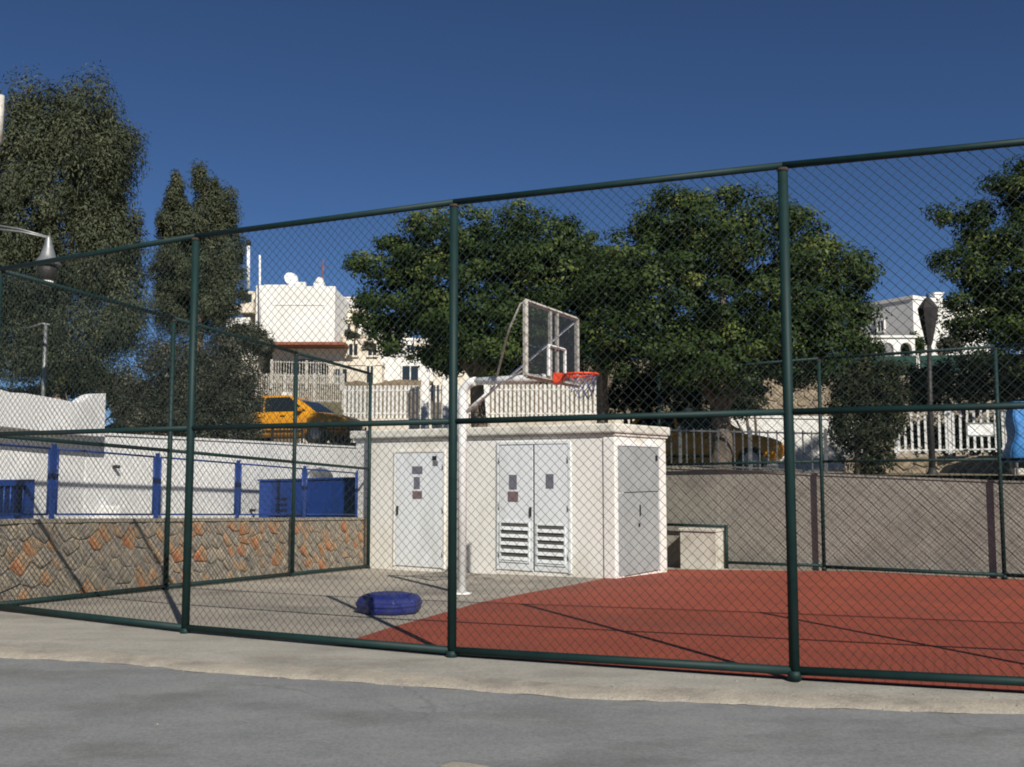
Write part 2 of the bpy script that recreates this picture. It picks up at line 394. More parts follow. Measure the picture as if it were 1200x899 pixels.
def red_right(t): return Vector((16, near_y(16) + 0.25)).lerp(Vector((22, 13.5)), t)
rows = []
for t in np.linspace(0, 1, 33):
    a = red_left(t); b = red_right(t); row = []
    for s in np.linspace(0, 1, 60):
        p = a.lerp(b, s)
        if s == 0: p = p + Vector((jag(p.x * 3 + 20, 1), 0)) * 0.35
        # the near edge follows the fence
        if t < 0.02: p.y = max(p.y, near_y(p.x) + 0.10) if s > 0.02 else p.y
        row.append((p.x, p.y, ground(p.x, p.y) + 0.008))
    rows.append(row)
# insert a first row right along the fence foot
first = [(lerp(R0.x, 16, s), near_y(lerp(R0.x, 16, s)) + 0.07, 0.008) for s in np.linspace(0, 1, 60)]
rows[0] = first
tag(sheet('red_court', rows, REDCOURT), kind='structure')
tag(np_obj('paint_mark', [tuple(gz(x, y, -0.030)) for x, y in ((516, 897), (530, 893), (548, 894), (572, 898), (590, 906), (520, 908))], [(5, 4, 3, 2, 1, 0)], KERB), kind='structure')

# upper terrace and hillside
def front_y(x):
    pts = [(-80, 20.0), (-13, 16.0), (-8.6, 14.0), (-2.78, 28.3), (-2.6, 23.4), (3.2, 21.9), (5.89, 19.45), (8.46, 17.75), (16, 12.6), (90, -8)]
    return polyat(pts, x)
txs = sorted(set(list(np.arange(-12, 16, 0.5)) + list(np.arange(-60, 80, 4.0))))
tt = np.concatenate([np.linspace(0, 0.2, 30), np.linspace(0.22, 1, 30)])
rows = [[(x, lerp(front_y(x) + 0.05, 260, t * t * 0.6 + t * 0.4), terr(x, lerp(front_y(x) + 0.05, 260, t * t * 0.6 + t * 0.4))) for x in txs] for t in tt]
tag(sheet('hillside', rows, SOIL), kind='structure')

# ================================================================== CHAIN-LINK FENCES
def chain(parent, p0, p1, zb, zt, D=0.085, r=0.0025):
    p0 = np.array((p0[0], p0[1])); p1 = np.array((p1[0], p1[1])); L = np.linalg.norm(p1 - p0); d = (p1 - p0) / L; nn = np.array((-d[1], d[0]))
    n = max(2, int(L / (D / 2))); st = L / n; rows_ = max(2, int((zt[0] - zb[0]) / (D / 2)))
    k = np.arange(n)[:, None]; i = np.arange(rows_ + 1)[None, :]
    colm = np.where((k + i) % 2 == 0, k, k + 1).astype(float)
    t = colm * st + rng.normal(0, 0.0012, colm.shape)
    f = i / rows_ + 0 * k; s = t / L
    z = (zb[0] + (zb[1] - zb[0]) * s) * (1 - f) + (zt[0] + (zt[1] - zt[0]) * s) * f + rng.normal(0, 0.001, colm.shape)
    z = z + 0.006 * np.sin(t * 3.1) * np.sin(f * 3.14)
    off = np.where((k + i) % 2 == 0, 0.002, -0.002) + 0.014 * np.sin(t * 2.3 + 1) * np.sin(f * 6.28) + 0.008 * np.sin(t * 5.7 + f * 7)
    X = p0[0] + d[0] * t + nn[0] * off; Y = p0[1] + d[1] * t + nn[1] * off
    C = np.stack([X, Y, z], -1)
    ring = []
    for q in range(3):
        a = 2 * math.pi * q / 3
        o = np.array([d[0] * math.cos(a) + nn[0] * math.sin(a), d[1] * math.cos(a) + nn[1] * math.sin(a), 0]) * r
        o[2] = r * 0.7 * math.cos(a + 1)
        ring.append(C + o)
    V = np.stack(ring, 2)                                  # n, rows+1, 3, xyz
    idx = np.arange(n * (rows_ + 1) * 3).reshape(n, rows_ + 1, 3)
    Q = np.concatenate([np.stack([idx[:, :-1, q], idx[:, :-1, (q + 1) % 3], idx[:, 1:, (q + 1) % 3], idx[:, 1:, q]], -1).reshape(-1, 4) for q in range(3)])
    o = np_obj('chain_link_mesh', V.reshape(-1, 3), Q, WIRE, parent)
    o['kind'] = 'stuff'
    return o
H = 4.0
def post(parent, p, z, top, r=0.040, cap=True):
    b = MB(); b.tube([(p[0], p[1], z - 0.15), (p[0], p[1], top)], r, 14); o = b.build('post', GREEN, parent)
    c = MB(); c.tube([(p[0], p[1], z - 0.02), (p[0], p[1], z + 0.05)], r + 0.012, 14); c.build('collar', GREEN, o)
    c = MB(); c.tube([(p[0], p[1], top - 0.03), (p[0], p[1], top - 0.005)], r + 0.003, 14); c.build('weld', RUST, o)
    return o
def rail(parent, a, b, r, name='rail', mat=None):
    m = MB(); m.tube([a, b], r, 10); return m.build(name, mat or GREEN, parent)
def fence(root, pts, zs, r=0.040, skip=(), p0=0):
    for k, (p, z) in enumerate(zip(pts, zs)):
        if k < p0: continue
        post(root, p, z, z + H - 0.02, r)
    for k in range(len(pts) - 1):
        a, b = pts[k], pts[k + 1]
        for nm, h, rr in (('top_rail', H, 0.029), ('middle_rail', 2.03, 0.027)):
            rail(root, (a[0], a[1], zs[k] + h), (b[0], b[1], zs[k + 1] + h), rr, nm)
        if k in skip: continue
        rail(root, (a[0], a[1], zs[k] + 0.05), (b[0], b[1], zs[k + 1] + 0.05), 0.034, 'bottom_rail')
        chain(root, a, b, (zs[k] + 0.02, zs[k + 1] + 0.02), (zs[k] + H, zs[k + 1] + H))
nf = thing('chain_link_fence', (NEAR[2].x, NEAR[2].y, 0), 'tall dark green chain-link fence along the road, nearest the viewer', 'fence')
fence(nf, NEAR, [0.0, 0.0, 0.005, 0.03, 0.06, 0.08])
SIDE = [CORNER + SD * t for t in (0.0, 3.2, 6.62, 9.50)]
zside = [ground(p.x, p.y) for p in SIDE]
zside[0] = -0.01
sf = thing('chain_link_fence', (SIDE[1].x, SIDE[1].y, zside[1]), 'dark green chain-link fence running back beside the orange rubble wall', 'fence')
fence(sf, SIDE, zside, 0.036, p0=1)
BACK = [Vector(p) for p in ((3.10, 21.2), (5.89, 19.23), (8.46, 17.52), (11.1, 15.75))]
zback = [-0.30, -0.25, -0.23, -0.22]
bfn = thing('chain_link_fence', (BACK[1].x, BACK[1].y, -0.25), 'dark green chain-link fence before the rough beige retaining wall', 'fence')
fence(bfn, BACK, zback, 0.036, skip=(0,))
BD = (BACK[1] - BACK[0]).normalized(); bL = (BACK[1] - BACK[0]).length
uc, zc, _ = line_hit(851, 617, BACK[0], BACK[1])
pc = BACK[0] + BD * uc
rail(bfn, (BACK[0].x, BACK[0].y, zc), (pc.x, pc.y, zc), 0.03, 'cutout_rail')
rail(bfn, (pc.x, pc.y, zc + 0.028), (pc.x, pc.y, -0.36), 0.034, 'cutout_post')
rail(bfn, (pc.x, pc.y, -0.22), (BACK[1].x, BACK[1].y, -0.18), 0.03, 'bottom_rail')
chain(bfn, BACK[0], pc, (zc, zc), (3.70, 3.72))
chain(bfn, pc, BACK[1], (-0.25, -0.23), (3.72, 3.75))

# ================================================================== TRANSFORMER KIOSK
KW = 2.05
KR = KB - kn * KW                                                       # far right corner
kz = lambda p: ground(p[0], p[1])
kio = thing('utility_kiosk', (KB.x, KB.y, -0.3), 'cream rendered utility kiosk with white metal doors and flat slab roof', 'kiosk')
kl = (KB - KA).length
ktop = 2.27
b = MB(); b.obox(KA, kd, kn, 0, kl, -KW, 0, -0.7, ktop); kwall = b.build('wall', CREAM, kio, bevel=0.02)
b = MB(); b.obox(KA, kd, kn, -0.10, kl + 0.07, -KW - 0.07, 0.09, ktop + 0.002, ktop + 0.17); b.build('roof', CREAMROOF, kio, bevel=0.03)
b = MB(); b.obox(KA, kd, kn, -0.03, kl + 0.03, -KW - 0.03, 0.035, ktop - 0.05, ktop); b.build('eave', CREAMROOF, kio, bevel=0.01)
# corner pillar and plinth
b = MB(); b.obox(KA, kd, kn, kl - 0.22, kl + 0.025, -0.30, 0.028, -0.65, ktop - 0.075); b.build('corner_pier', CREAM, kio, bevel=0.02)
def on_front(px, py): u, z, _ = line_hit(px, py, KA, KB); return u, z
def front_panel(name, px0, px1, pyt, pyb, n0, n1, mat, parent, bevel=0.004):
    pm = (px0 + px1) / 2
    u0, _ = on_front(px0, pyt); u1, _ = on_front(px1, pyt); _, zt = on_front(pm, pyt); _, zb = on_front(pm, pyb)
    m = MB(); m.obox(KA, kd, kn, u0, u1, n0, n1, zb, zt); return m.build(name, mat, parent, bevel=bevel), (u0, u1, zb, zt)
def frame_round(u0, u1, zb, zt, wdt, n1, parent, mat, O=KA, d=kd, n=kn):
    m = MB(); g = 0.012
    m.obox(O, d, n, u0 - g - wdt, u0 - g, 0, n1, zb - g, zt + g + wdt); m.obox(O, d, n, u1 + g, u1 + g + wdt, 0, n1, zb - g, zt + g + wdt)
    m.obox(O, d, n, u0 - g, u1 + g, 0, n1, zt + g, zt + g + wdt)
    return m.build('door_frame', mat, parent)
def handle(parent, O, d, n, u, z):
    m = MB(); m.obox(O, d, n, u - 0.018, u + 0.018, 0.02, 0.05, z - 0.09, z + 0.09); return m.build('door_handle', BLACK, parent, bevel=0.006)
d1, q1 = front_panel('door', 465, 520, 531, 664, 0.0, 0.022, DOORW, kio)
frame_round(*q1, 0.04, 0.03, d1, CREAM)
m = MB(); m.obox(KA, kd, kn, q1[0] - 0.012, q1[1] + 0.012, 0, 0.006, q1[2], q1[3] + 0.012); m.build('door_seam', BLACK, d1)
handle(d1, KA, kd, kn, q1[0] + 0.06, on_front(467, 598)[1])
for px, py, sx, sy, mt in ((490, 551, 12, 9, PLATE), (489.5, 566, 7, 14, PLATE), (490, 580, 11, 9, PLATER), (511, 543, 6, 6, PLATE), (510, 537, 5, 5, BLACK)):
    front_panel('warning_plate', px - sx / 2, px + sx / 2, py - sy / 2, py + sy / 2, 0.022, 0.028, mt, d1, bevel=0)
for k, (x0, x1) in enumerate(((586, 625), (627, 666))):
    dd, q = front_panel('door', x0, x1, 522 - k, 668 + 2 * k, 0.0, 0.022, DOORW, kio)
    if k == 0: qa = q; da = dd
    else: qb = q; db = dd
    if k == 0: handle(dd, KA, kd, kn, q[1] - 0.045, on_front(626, 600)[1])
    # louvre grille
    lx0, lx1, ly0, ly1 = ((588, 620, 613, 657), (631, 662, 616, 661))[k]
    g, gq = front_panel('louvre_back', lx0, lx1, ly0, ly1, 0.020, 0.026, VENT, dd, bevel=0)
    nsl = 5; hh = (gq[3] - gq[2]) / nsl
    for j in range(nsl):
        z0 = gq[2] + j * hh; m = MB()
        P = lambda u, n_, z: (KA.x + kd.x * u + kn.x * n_, KA.y + kd.y * u + kn.y * n_, z)
        m.hexa([P(gq[0], 0.052, z0 + 0.01), P(gq[1], 0.052, z0 + 0.01), P(gq[1], 0.046, z0 + 0.01), P(gq[0], 0.046, z0 + 0.01), P(gq[0], 0.030, z0 + hh * 0.52), P(gq[1], 0.030, z0 + hh * 0.52), P(gq[1], 0.024, z0 + hh * 0.52), P(gq[0], 0.024, z0 + hh * 0.52)])
        m.build('louvre_slat', DOORW, dd)
    m = MB()
    m.obox(KA, kd, kn, gq[0] - 0.03, gq[0], 0.022, 0.04, gq[2] - 0.03, gq[3] + 0.03); m.obox(KA, kd, kn, gq[1], gq[1] + 0.03, 0.022, 0.04, gq[2] - 0.03, gq[3] + 0.03)
    m.obox(KA, kd, kn, gq[0], gq[1], 0.022, 0.04, gq[3], gq[3] + 0.03); m.obox(KA, kd, kn, gq[0], gq[1], 0.022, 0.04, gq[2] - 0.03, gq[2])
    m.build('louvre_frame', DOORW, dd)
frame_round(qa[0], qb[1], qb[2], max(qa[3], qb[3]), 0.045, 0.03, kio, DOORW)
m = MB(); m.obox(KA, kd, kn, qa[0] - 0.012, qb[1] + 0.012, 0, 0.005, qb[2], max(qa[3], qb[3]) + 0.012); m.build('door_seam', BLACK, kio)
for px, py, sx, sy, mt, p in ((602, 565, 9, 17, PLATE, da), (602, 582, 12, 12, PLATER, da), (645, 564, 9, 17, PLATE, db)):
    front_panel('warning_plate', px - sx / 2, px + sx / 2, py - sy / 2, py + sy / 2, 0.022, 0.028, mt, p, bevel=0)
for dd_, q_, ux in ((d1, q1, q1[1] + 0.006), (da, qa, qa[0] - 0.006), (db, qb, qb[1] + 0.006)):
    for f in (0.12, 0.5, 0.88):
        c = KA + kd * ux + kn * 0.034; z = lerp(q_[2], q_[3], f); m = MB(); m.tube([(c.x, c.y, z - 0.05), (c.x, c.y, z + 0.05)], 0.013, 8); m.build('hinge', GALV, dd_)
# grey hatch doors on the right flank
ks = -kn; kq = kd                                                       # along the flank, outward
def on_side(px, py): u, z, _ = line_hit(px, py, KB, KR); return u, z
def side_panel(name, px0, px1, pyt, pyb, n0, n1, mat, parent):
    pm = (px0 + px1) / 2
    u0, _ = on_side(px0, pyt); u1, _ = on_side(px1, pyt); _, zt = on_side(pm, pyt); _, zb = on_side(pm, pyb)
    m = MB(); m.obox(KB, ks, kq, u0, u1, n0, n1, zb, zt); return m.build(name, mat, parent, bevel=0.004), (u0, u1, zb, zt)
s1, e1 = side_panel('hatch_door', 722, 770, 524, 576.3, 0.0, 0.03, DOORG, kio)
s2, e2 = side_panel('hatch_door', 722, 770, 577.3, 672, 0.0, 0.03, DOORG, kio)
m = MB(); m.obox(KB, ks, kq, e1[0] - 0.05, e1[0] - 0.012, 0, 0.04, e2[2], e1[3] + 0.05); m.obox(KB, ks, kq, e1[1] + 0.012, e1[1] + 0.05, 0, 0.04, e2[2], e1[3] + 0.05)
m.obox(KB, ks, kq, e1[0] - 0.012, e1[1] + 0.012, 0, 0.04, e1[3] + 0.012, e1[3] + 0.05); m.build('door_frame', WHITEP, kio)
m = MB(); m.obox(KB, ks, kq, e1[0] - 0.012, e1[1] + 0.012, 0, 0.005, e2[2], e1[3] + 0.012); m.build('door_seam', BLACK, kio)
u, z = on_side(748, 598); m = MB(); m.obox(KB, ks, kq, u - 0.012, u + 0.012, 0.03, 0.05, z - 0.1, z + 0.1); m.build('door_handle', BLACK, s2)
u, z = on_side(747, 615); m = MB(); m.obox(KB, ks, kq, u - 0.02, u + 0.02, 0.03, 0.05, z - 0.03, z + 0.03); m.build('lock', BLACK, s2)
u, z = on_side(767, 537); m = MB(); m.obox(KB, ks, kq, u - 0.03, u + 0.03, 0.03, 0.05, z - 0.05, z + 0.05); m.build('warning_plate', BLACK, s1)

# ================================================================== STONES ON A WALL
def clip(poly, n, c):
    out = []
    for i in range(len(poly)):
        a = poly[i]; q = poly[(i + 1) % len(poly)]
        da = a[0] * n[0] + a[1] * n[1] - c; dq = q[0] * n[0] + q[1] * n[1] - c
        if da <= 0: out.append(a)
        if (da < 0 < dq) or (dq < 0 < da):
            t = da / (da - dq); out.append((a[0] + (q[0] - a[0]) * t, a[1] + (q[1] - a[1]) * t))
    return out
def stones(parent, O, d, n, u0, u1, zbase, h, cw, ch, mat, gap=0.010, proud=(0.02, 0.045), seed=3):
    rd = random.Random(seed); seeds = []
    nr = max(1, round(h / ch)); nc = round((u1 - u0) / cw)
    for i in range(nr):
        for k in range(nc):
            seeds.append((u0 + (k + 0.5 + (0.5 if i % 2 else 0) - 0.25 + rd.uniform(-0.38, 0.38)) * cw, (i + 0.5 + rd.uniform(-0.36, 0.36)) * h / nr))
    for s in seeds:
        poly = [(u0, 0.0), (u1, 0.0), (u1, h), (u0, h)]
        poly = [(max(u0, s[0] - 2 * cw), 0), (min(u1, s[0] + 2 * cw), 0), (min(u1, s[0] + 2 * cw), h), (max(u0, s[0] - 2 * cw), h)]
        for q in seeds:
            if q is s: continue
            dx, dy = q[0] - s[0], q[1] - s[1]; L = math.hypot(dx, dy)
            if L > 3 * max(cw, ch): continue
            nx, ny = dx / L, dy / L
            poly = clip(poly, (nx, ny), s[0] * nx + s[1] * ny + L / 2 - gap * rd.uniform(0.6, 1.6))
            if len(poly) < 3: break
        if len(poly) < 3: continue
        # drop slivers and round the corners a little
        cx = sum(p[0] for p in poly) / len(poly); cy = sum(p[1] for p in poly) / len(poly)
        pr = rd.uniform(*proud); rp = []
        for i in range(len(poly)):
            a, c, e = poly[i - 1], poly[i], poly[(i + 1) % len(poly)]
            rp += [(c[0] + (a[0] - c[0]) * 0.16, c[1] + (a[1] - c[1]) * 0.16), (c[0] + (e[0] - c[0]) * 0.16, c[1] + (e[1] - c[1]) * 0.16)]
        k = len(rp); vs = []
        tilt = (rd.uniform(-0.05, 0.05), rd.uniform(-0.05, 0.05))
        for lay, sc in ((0, 1.0), (0.7, 0.97), (1.0, 0.84)):
            for p in rp:
                a = cx + (p[0] - cx) * sc; z = cy + (p[1] - cy) * sc
                o = pr * lay + (tilt[0] * (a - cx) + tilt[1] * (z - cy)) * lay
                vs.append((O[0] + d[0] * a + n[0] * o, O[1] + d[1] * a + n[1] * o, zbase(a) + z))
        fs = [(L_ * k + i, L_ * k + (i + 1) % k, (L_ + 1) * k + (i + 1) % k, (L_ + 1) * k + i) for L_ in range(2) for i in range(k)] + [tuple(2 * k + i for i in range(k))]
        c = Vector((O[0] + d[0] * cx, O[1] + d[1] * cx, zbase(cx) + cy))
        me = bpy.data.meshes.new('stone'); me.from_pydata([tuple(Vector(p) - c) for p in vs], [], fs); me.update()
        o = link('stone', me, parent, mat); o.location = c - wloc(parent)

# left: orange rubble wall beside the side fence
SW = thing('rubble_wall', (*(CORNER + SN * 0.5 + SD * 5), -0.2), 'low rubble stone wall of rust orange and grey stones with blue railing on it', 'wall')
swz = lambda u: ground(*(CORNER + SD * u))
O1 = CORNER + SN * 0.24
inw = -SN
m = MB()
for k in range(6):
    a, c = -0.8 + k * 1.87, -0.8 + (k + 1) * 1.87
    m.obox(O1, SD, inw, a, c, -0.42, 0.0, -0.9, (swz(a) + 0.985, swz(c) + 0.985))
m.build('mortar_core', MORTAR, SW)
stones(SW, O1, SD, inw, -0.75, 10.35, lambda u: swz(u) - 0.02, 1.0, 0.29, 0.20, STONES, gap=0.004, proud=(0.010, 0.034), seed=5)
m = MB()
for k in range(6):
    a, c = -0.8 + k * 1.87, -0.8 + (k + 1) * 1.87
    m.obox(O1, SD, inw, a, c, -0.46, 0.035, (swz(a) + 0.987, swz(c) + 0.987), (swz(a) + 1.03, swz(c) + 1.03))
m.build('coping', MORTAR, SW)

# blue railing on it
RL = CORNER + SN * 0.42
BR = thing('blue_railing', (*(RL + SD * 4), 0.9), 'blue framed wire mesh railing on top of the orange rubble wall', 'railing')
def rl_u(px): u, z, _ = line_hit(px, 560, RL, RL + SD); return u
bposts = [rl_u(-70)] + [rl_u(x) for x in (62, 184, 279, 357, 419)]
rz = lambda u: swz(u) + 1.03
for u in bposts:
    m = MB(); m.obox(RL, SD, inw, u - 0.042, u + 0.042, -0.01, 0.01, rz(u), rz(u) + 0.98); m.build('post', BLUE, BR)
for a, c in zip(bposts, bposts[1:]):
    a2, c2 = a + 0.075, c - 0.075
    m = MB()
    for h in (0.06, 0.92):
        m.tube([(*(RL + SD * a2), rz(a2) + h), (*(RL + SD * c2), rz(c2) + h)], 0.016, 6)
    for u in (a2, c2): m.tube([(*(RL + SD * u), rz(u) + 0.06), (*(RL + SD * u), rz(u) + 0.92)], 0.016, 6)
    for h in (0.1, 0.85):
        m.tube([(*(RL + SD * a), rz(a) + h), (*(RL + SD * a2), rz(a2) + h)], 0.01, 5); m.tube([(*(RL + SD * c2), rz(c2) + h), (*(RL + SD * c), rz(c) + h)], 0.01, 5)
    fr = m.build('panel_frame', BLUE, BR)

# ================================================================== WHITE HOUSE AND WALLS AT THE LEFT
WO = CORNER + SN * 2.3
WH = thing('white_house', (*(WO + SD * 2), 0.5), 'low whitewashed house with swept parapet and blue barred window at the left edge', 'house')
def w_hit(px, py): u, z, _ = line_hit(px, py, WO, WO + SD); return u, z
ue = w_hit(127, 500)[0]
m = MB(); m.obox(WO, SD, inw, -9, ue - 0.5, -5.0, 0, -0.5, 2.17); m.build('wall', WHITEWALL, WH, bevel=0.02)
# parapet: overhanging band with a swept end
PO = WO + inw * 0.30
prof = []
pu = lambda px, py: line_hit(px, py, PO, PO + SD)[:2]
top_px = [(-60, 443), (-15, 452), (12, 460), (30, 461), (60, 466), (80, 470), (92, 471.8), (96, 471.2), (101, 467.5), (106, 464), (111, 462), (116, 461.3), (124, 461)]
tops = [pu(x, y) for x, y in top_px]
tops = [(-9, tops[0][1] + 0.1)] + tops
bot = lambda u: 2.16 + 0.13 * sstep(4.2, 0.5, u)
vs = []
for u, z in tops:
    for nn_, zz in ((0, bot(u)), (0, z), (-0.22, z), (-0.22, bot(u))):
        q = PO + SD * u + inw * nn_; vs.append((q.x, q.y, zz))
fs = [(i * 4 + k, i * 4 + (k + 1) % 4, (i + 1) * 4 + (k + 1) % 4, (i + 1) * 4 + k) for i in range(len(tops) - 1) for k in range(4)] + [(0, 1, 2, 3), tuple((len(tops) - 1) * 4 + k for k in (3, 2, 1, 0))]
m = MB(); m.add(vs, fs); m.build('parapet', WHITEWALL, WH)
m = MB(); m.obox(PO, SD, inw, -9, ue - 0.9, -0.45, -0.225, 2.172, 2.23); m.build('roof_slab', WHITEWALL, WH)
# barred window
a0, z1 = w_hit(-46, 561); a1, z0 = w_hit(36, 607); zt_ = w_hit(20, 562)[1]
win = MB(); win.obox(WO, SD, inw, a0, a1, 0.0, 0.012, z0, zt_); wi = win.build('window', BLUEDK, WH)
m = MB()
for (x0, x1, y0, y1) in ((a0, a0 + 0.1, z0, zt_), (a1 - 0.16, a1, z0, zt_), (a0 + 0.1, a1 - 0.16, z0, z0 + 0.05), (a0 + 0.1, a1 - 0.16, zt_ - 0.09, zt_)):
    m.obox(WO, SD, inw, x0, x1, 0.012, 0.05, y0, y1)
m.build('window_frame', BLUE, wi)
for k in range(9):
    u = lerp(a0 + 0.14, a1 - 0.2, k / 8); m = MB(); m.tube([(*(WO + SD * u + inw * 0.035), z0 + 0.05), (*(WO + SD * u + inw * 0.035), zt_ - 0.09)], 0.012, 6); m.build('window_bar', BLUE, wi)
for px, py in ((133, 547), (293, 598)):
    u, z = w_hit(px, py); m = MB(); m.tube([(*(WO + SD * u), z), (*(WO + SD * u + inw * 0.12), z)], 0.03, 8); m.build('drain_pipe', BLACK, WH)
# courtyard strip between the rubble wall and the white wall
rows = [[(*(CORNER + SN * o + SD * u), swz(u) + 0.85) for u in np.linspace(-9, 16, 26)] for o in np.linspace(0.6, 2.7, 4)]
tag(sheet('courtyard', rows, COURTCON), kind='structure')
# white boundary wall going on behind
WW = thing('boundary_wall', (*(WO + SD * (ue + 3)), 0.6), 'long whitewashed boundary wall below the yellow taxi', 'wall')
m = MB(); m.obox(WO, SD, inw, ue - 0.495, 16.5, -0.35, -0.004, -0.3, (2.19, 2.16)); m.build('wall', WHITEWALL, WW, bevel=0.02)
m = MB(); m.obox(WO, SD, inw, ue - 0.45, 16.5, -0.38, 0.02, (2.195, 2.165), (2.235, 2.205)); m.build('coping', WHITEWALL, WW)
u, z = w_hit(117, 594)
m = MB(); m.obox(WO, SD, inw, u - 0.02, u + 0.16, 0.0, 0.42, 0.4, z + 0.02); m.build('buttress', WHITEWALL, WW, bevel=0.02)
# blue cabinet
CO = CORNER + SN * 1.25
c_hit = lambda px, py: line_hit(px, py, CO, CO + SD)[:2]
c0, zt0 = c_hit(318, 564); c1, zt1 = c_hit(418, 561)
CB = thing('blue_cabinet', (*(CO + SD * (c0 + c1) / 2), 0.4), 'long blue metal cabinet behind the blue railing, left of the kiosk', 'cabinet')
m = MB(); m.obox(CO, SD, inw, c0, c1, -0.28, 0, swz(c0) + 0.8, (zt0, zt1)); cb = m.build('body', BLUE, CB, bevel=0.015)
for k in range(4):
    uu0, _ = c_hit(323, 580); uu1, _ = c_hit(336, 580); z = c_hit(330, 584 + k * 6.5)[1]
    m = MB(); m.obox(CO, SD, inw, uu0, uu1, 0, 0.025, z - 0.02, z + 0.012); m.build('louvre', BLUEDK, CB)
for f in (0.36, 0.66):
    u = lerp(c0, c1, f); m = MB(); m.obox(CO, SD, inw, u - 0.015, u + 0.015, 0, 0.012, swz(c0) + 0.85, lerp(zt0, zt1, f) - 0.03); m.build('seam_strip', BLUE, CB)
m = MB(); m.obox(CO, SD, inw, c0 - 0.03, c1 + 0.03, -0.30, 0.03, (zt0 + 0.002, zt1 + 0.002), (zt0 + 0.035, zt1 + 0.035)); m.build('lid', BLUE, CB)
# grey domed vent on the cabinet
ua, za = c_hit(366, 561); ub, _ = c_hit(396, 561)
DV = thing('vent_cover', (*(CO + SD * (ua + ub) / 2 - inw * 0.14), lerp(zt0, zt1, 0.75) + 0.036), 'small pale grey domed cover lying on the blue cabinet', 'cover')
m = MB(); q = CO + SD * (ua + ub) / 2 - inw * 0.14; rr = (ub - ua) / 2
zc0 = lerp(zt0, zt1, 0.75) + 0.037
for_v = [(1.0, 0), (0.97, 0.05), (0.8, 0.13), (0.5, 0.185), (0.12, 0.205)]
vs = []; sd = 20
for r_, zz in for_v:
    for k in range(sd):
        a = 2 * math.pi * k / sd; e = SD * (math.cos(a) * r_ * rr) + inw * (math.sin(a) * r_ * 0.13); vs.append((q.x + e.x, q.y + e.y, zc0 + zz))
fs = [(i * sd + k, i * sd + (k + 1) % sd, (i + 1) * sd + (k + 1) % sd, (i + 1) * sd + k) for i in range(4) for k in range(sd)] + [tuple(4 * sd + k for k in range(sd))]
m.add(vs, fs, True); m.build('dome', GALV, DV)
m = MB(); m.tube([(q.x - SD.x * rr * 0.9, q.y - SD.y * rr * 0.9, zc0 + 0.06), (q.x, q.y, zc0 + 0.212), (q.x + SD.x * rr * 0.9, q.y + SD.y * rr * 0.9, zc0 + 0.06)], 0.012, 6); m.build('strap', DARKIRON, DV)

# ================================================================== BACK RETAINING WALL, CONCRETE BOX
bn = Vector((-BD.y, BD.x))
if bn.y < 0: bn = -bn
RW = thing('retaining_wall', (*(BACK[1] + bn * 0.3), -0.3), 'long rough plastered beige retaining wall behind the red court', 'wall')
RO = BACK[0] + bn * 0.14
BD2 = (BACK[2] - BACK[1]).normalized(); bn2 = Vector((-BD2.y, BD2.x)); bn2 = bn2 if bn2.y > 0 else -bn2
wp = [BACK[0] + bn * 0.14 - BD * 1.2, BACK[1] + (bn + bn2) / 2 * 0.14, BACK[2] + bn2 * 0.14, BACK[3] + bn2 * 0.14, BACK[3] + bn2 * 0.14 + BD2 * 8]
def wtop(px, a, b_): return None
wz = []
for p, py in zip(wp, (546, 557.5, 565.5, 575, 592)):
    pxx = 600 + F * p.x / p.y
    wz.append(EYE + p.y * (ray(600, py).z / ray(600, py).y))
wz[3] = wz[2] - 0.06; wz[4] = wz[3] - 0.1
m = MB(); mc = MB()
for k in range(4):
    a, c = wp[k], wp[k + 1]; dd = (c - a); L = dd.length; dd /= L; nn_ = Vector((-dd.y, dd.x)); nn_ = nn_ if nn_.y > 0 else -nn_
    m.obox(a, dd, nn_, 0, L, 0, 0.3, -0.8, (wz[k], wz[k + 1]))
    mc.obox(a, dd, nn_, 0, L, -0.02, 0.33, (wz[k] + 0.002, wz[k + 1] + 0.002), (wz[k] + 0.035, wz[k + 1] + 0.035))
m.build('wall', PLASTER, RW); mc.build('coping', PLASTER, RW)
# concrete meter box in the fence's cut-out
bx = line_hit(806, 660, BACK[0], BACK[1])[0]
CBx = thing('concrete_box', (*(BACK[0] + BD * (bx + uc) / 2), -0.3), 'small pale concrete box between the kiosk and the retaining wall', 'box')
m = MB(); m.obox(BACK[0], BD, -bn, bx, uc - 0.07, -0.12, 0.35, -0.6, zc - 0.10); m.build('body', BOXCON, CBx, bevel=0.012)
m = MB(); m.obox(BACK[0], BD, -bn, bx - 0.03, uc - 0.05, -0.12, 0.38, zc - 0.098, zc - 0.045); m.build('lid', BOXCON, CBx, bevel=0.008)

# ================================================================== BASKETBALL HOOP
HB = gpt(541, 696); HB = Vector((HB.x, HB.y, ground(HB.x, HB.y)))
HD = Vector((0.9, -0.436, 0)).normalized(); HU = Vector((0.436, 0.9, 0)).normalized(); ZZ = Vector((0, 0, 1))
hoop = thing('basketball_hoop', HB, 'white basketball hoop post with clear backboard and orange rim', 'hoop')
hz = 3.06
m = MB(); path = [HB + ZZ * 0.0, HB + ZZ * (hz - 0.22)]
for k in range(1, 7):
    a = math.pi / 2 * k / 6; path.append(HB + ZZ * (hz - 0.22 + 0.22 * math.sin(a)) + HD * (0.22 * (1 - math.cos(a))))
m.tube(path, 0.068, 14); m.build('pole', WHITEP, hoop)
m = MB(); m.tube([HB + HD * 0.22 + ZZ * hz, HB + HD * 1.36 + ZZ * (hz + 0.01)], 0.055, 12); m.build('arm', WHITEP, hoop)
m = MB(); m.lathe(HB, [(0.15, 0.0), (0.15, 0.015), (0.08, 0.02)], 12); m.build('base_plate', WHITEP, hoop)
BC = HB + HD * 1.47; bz0, bz1 = 2.86, 3.85
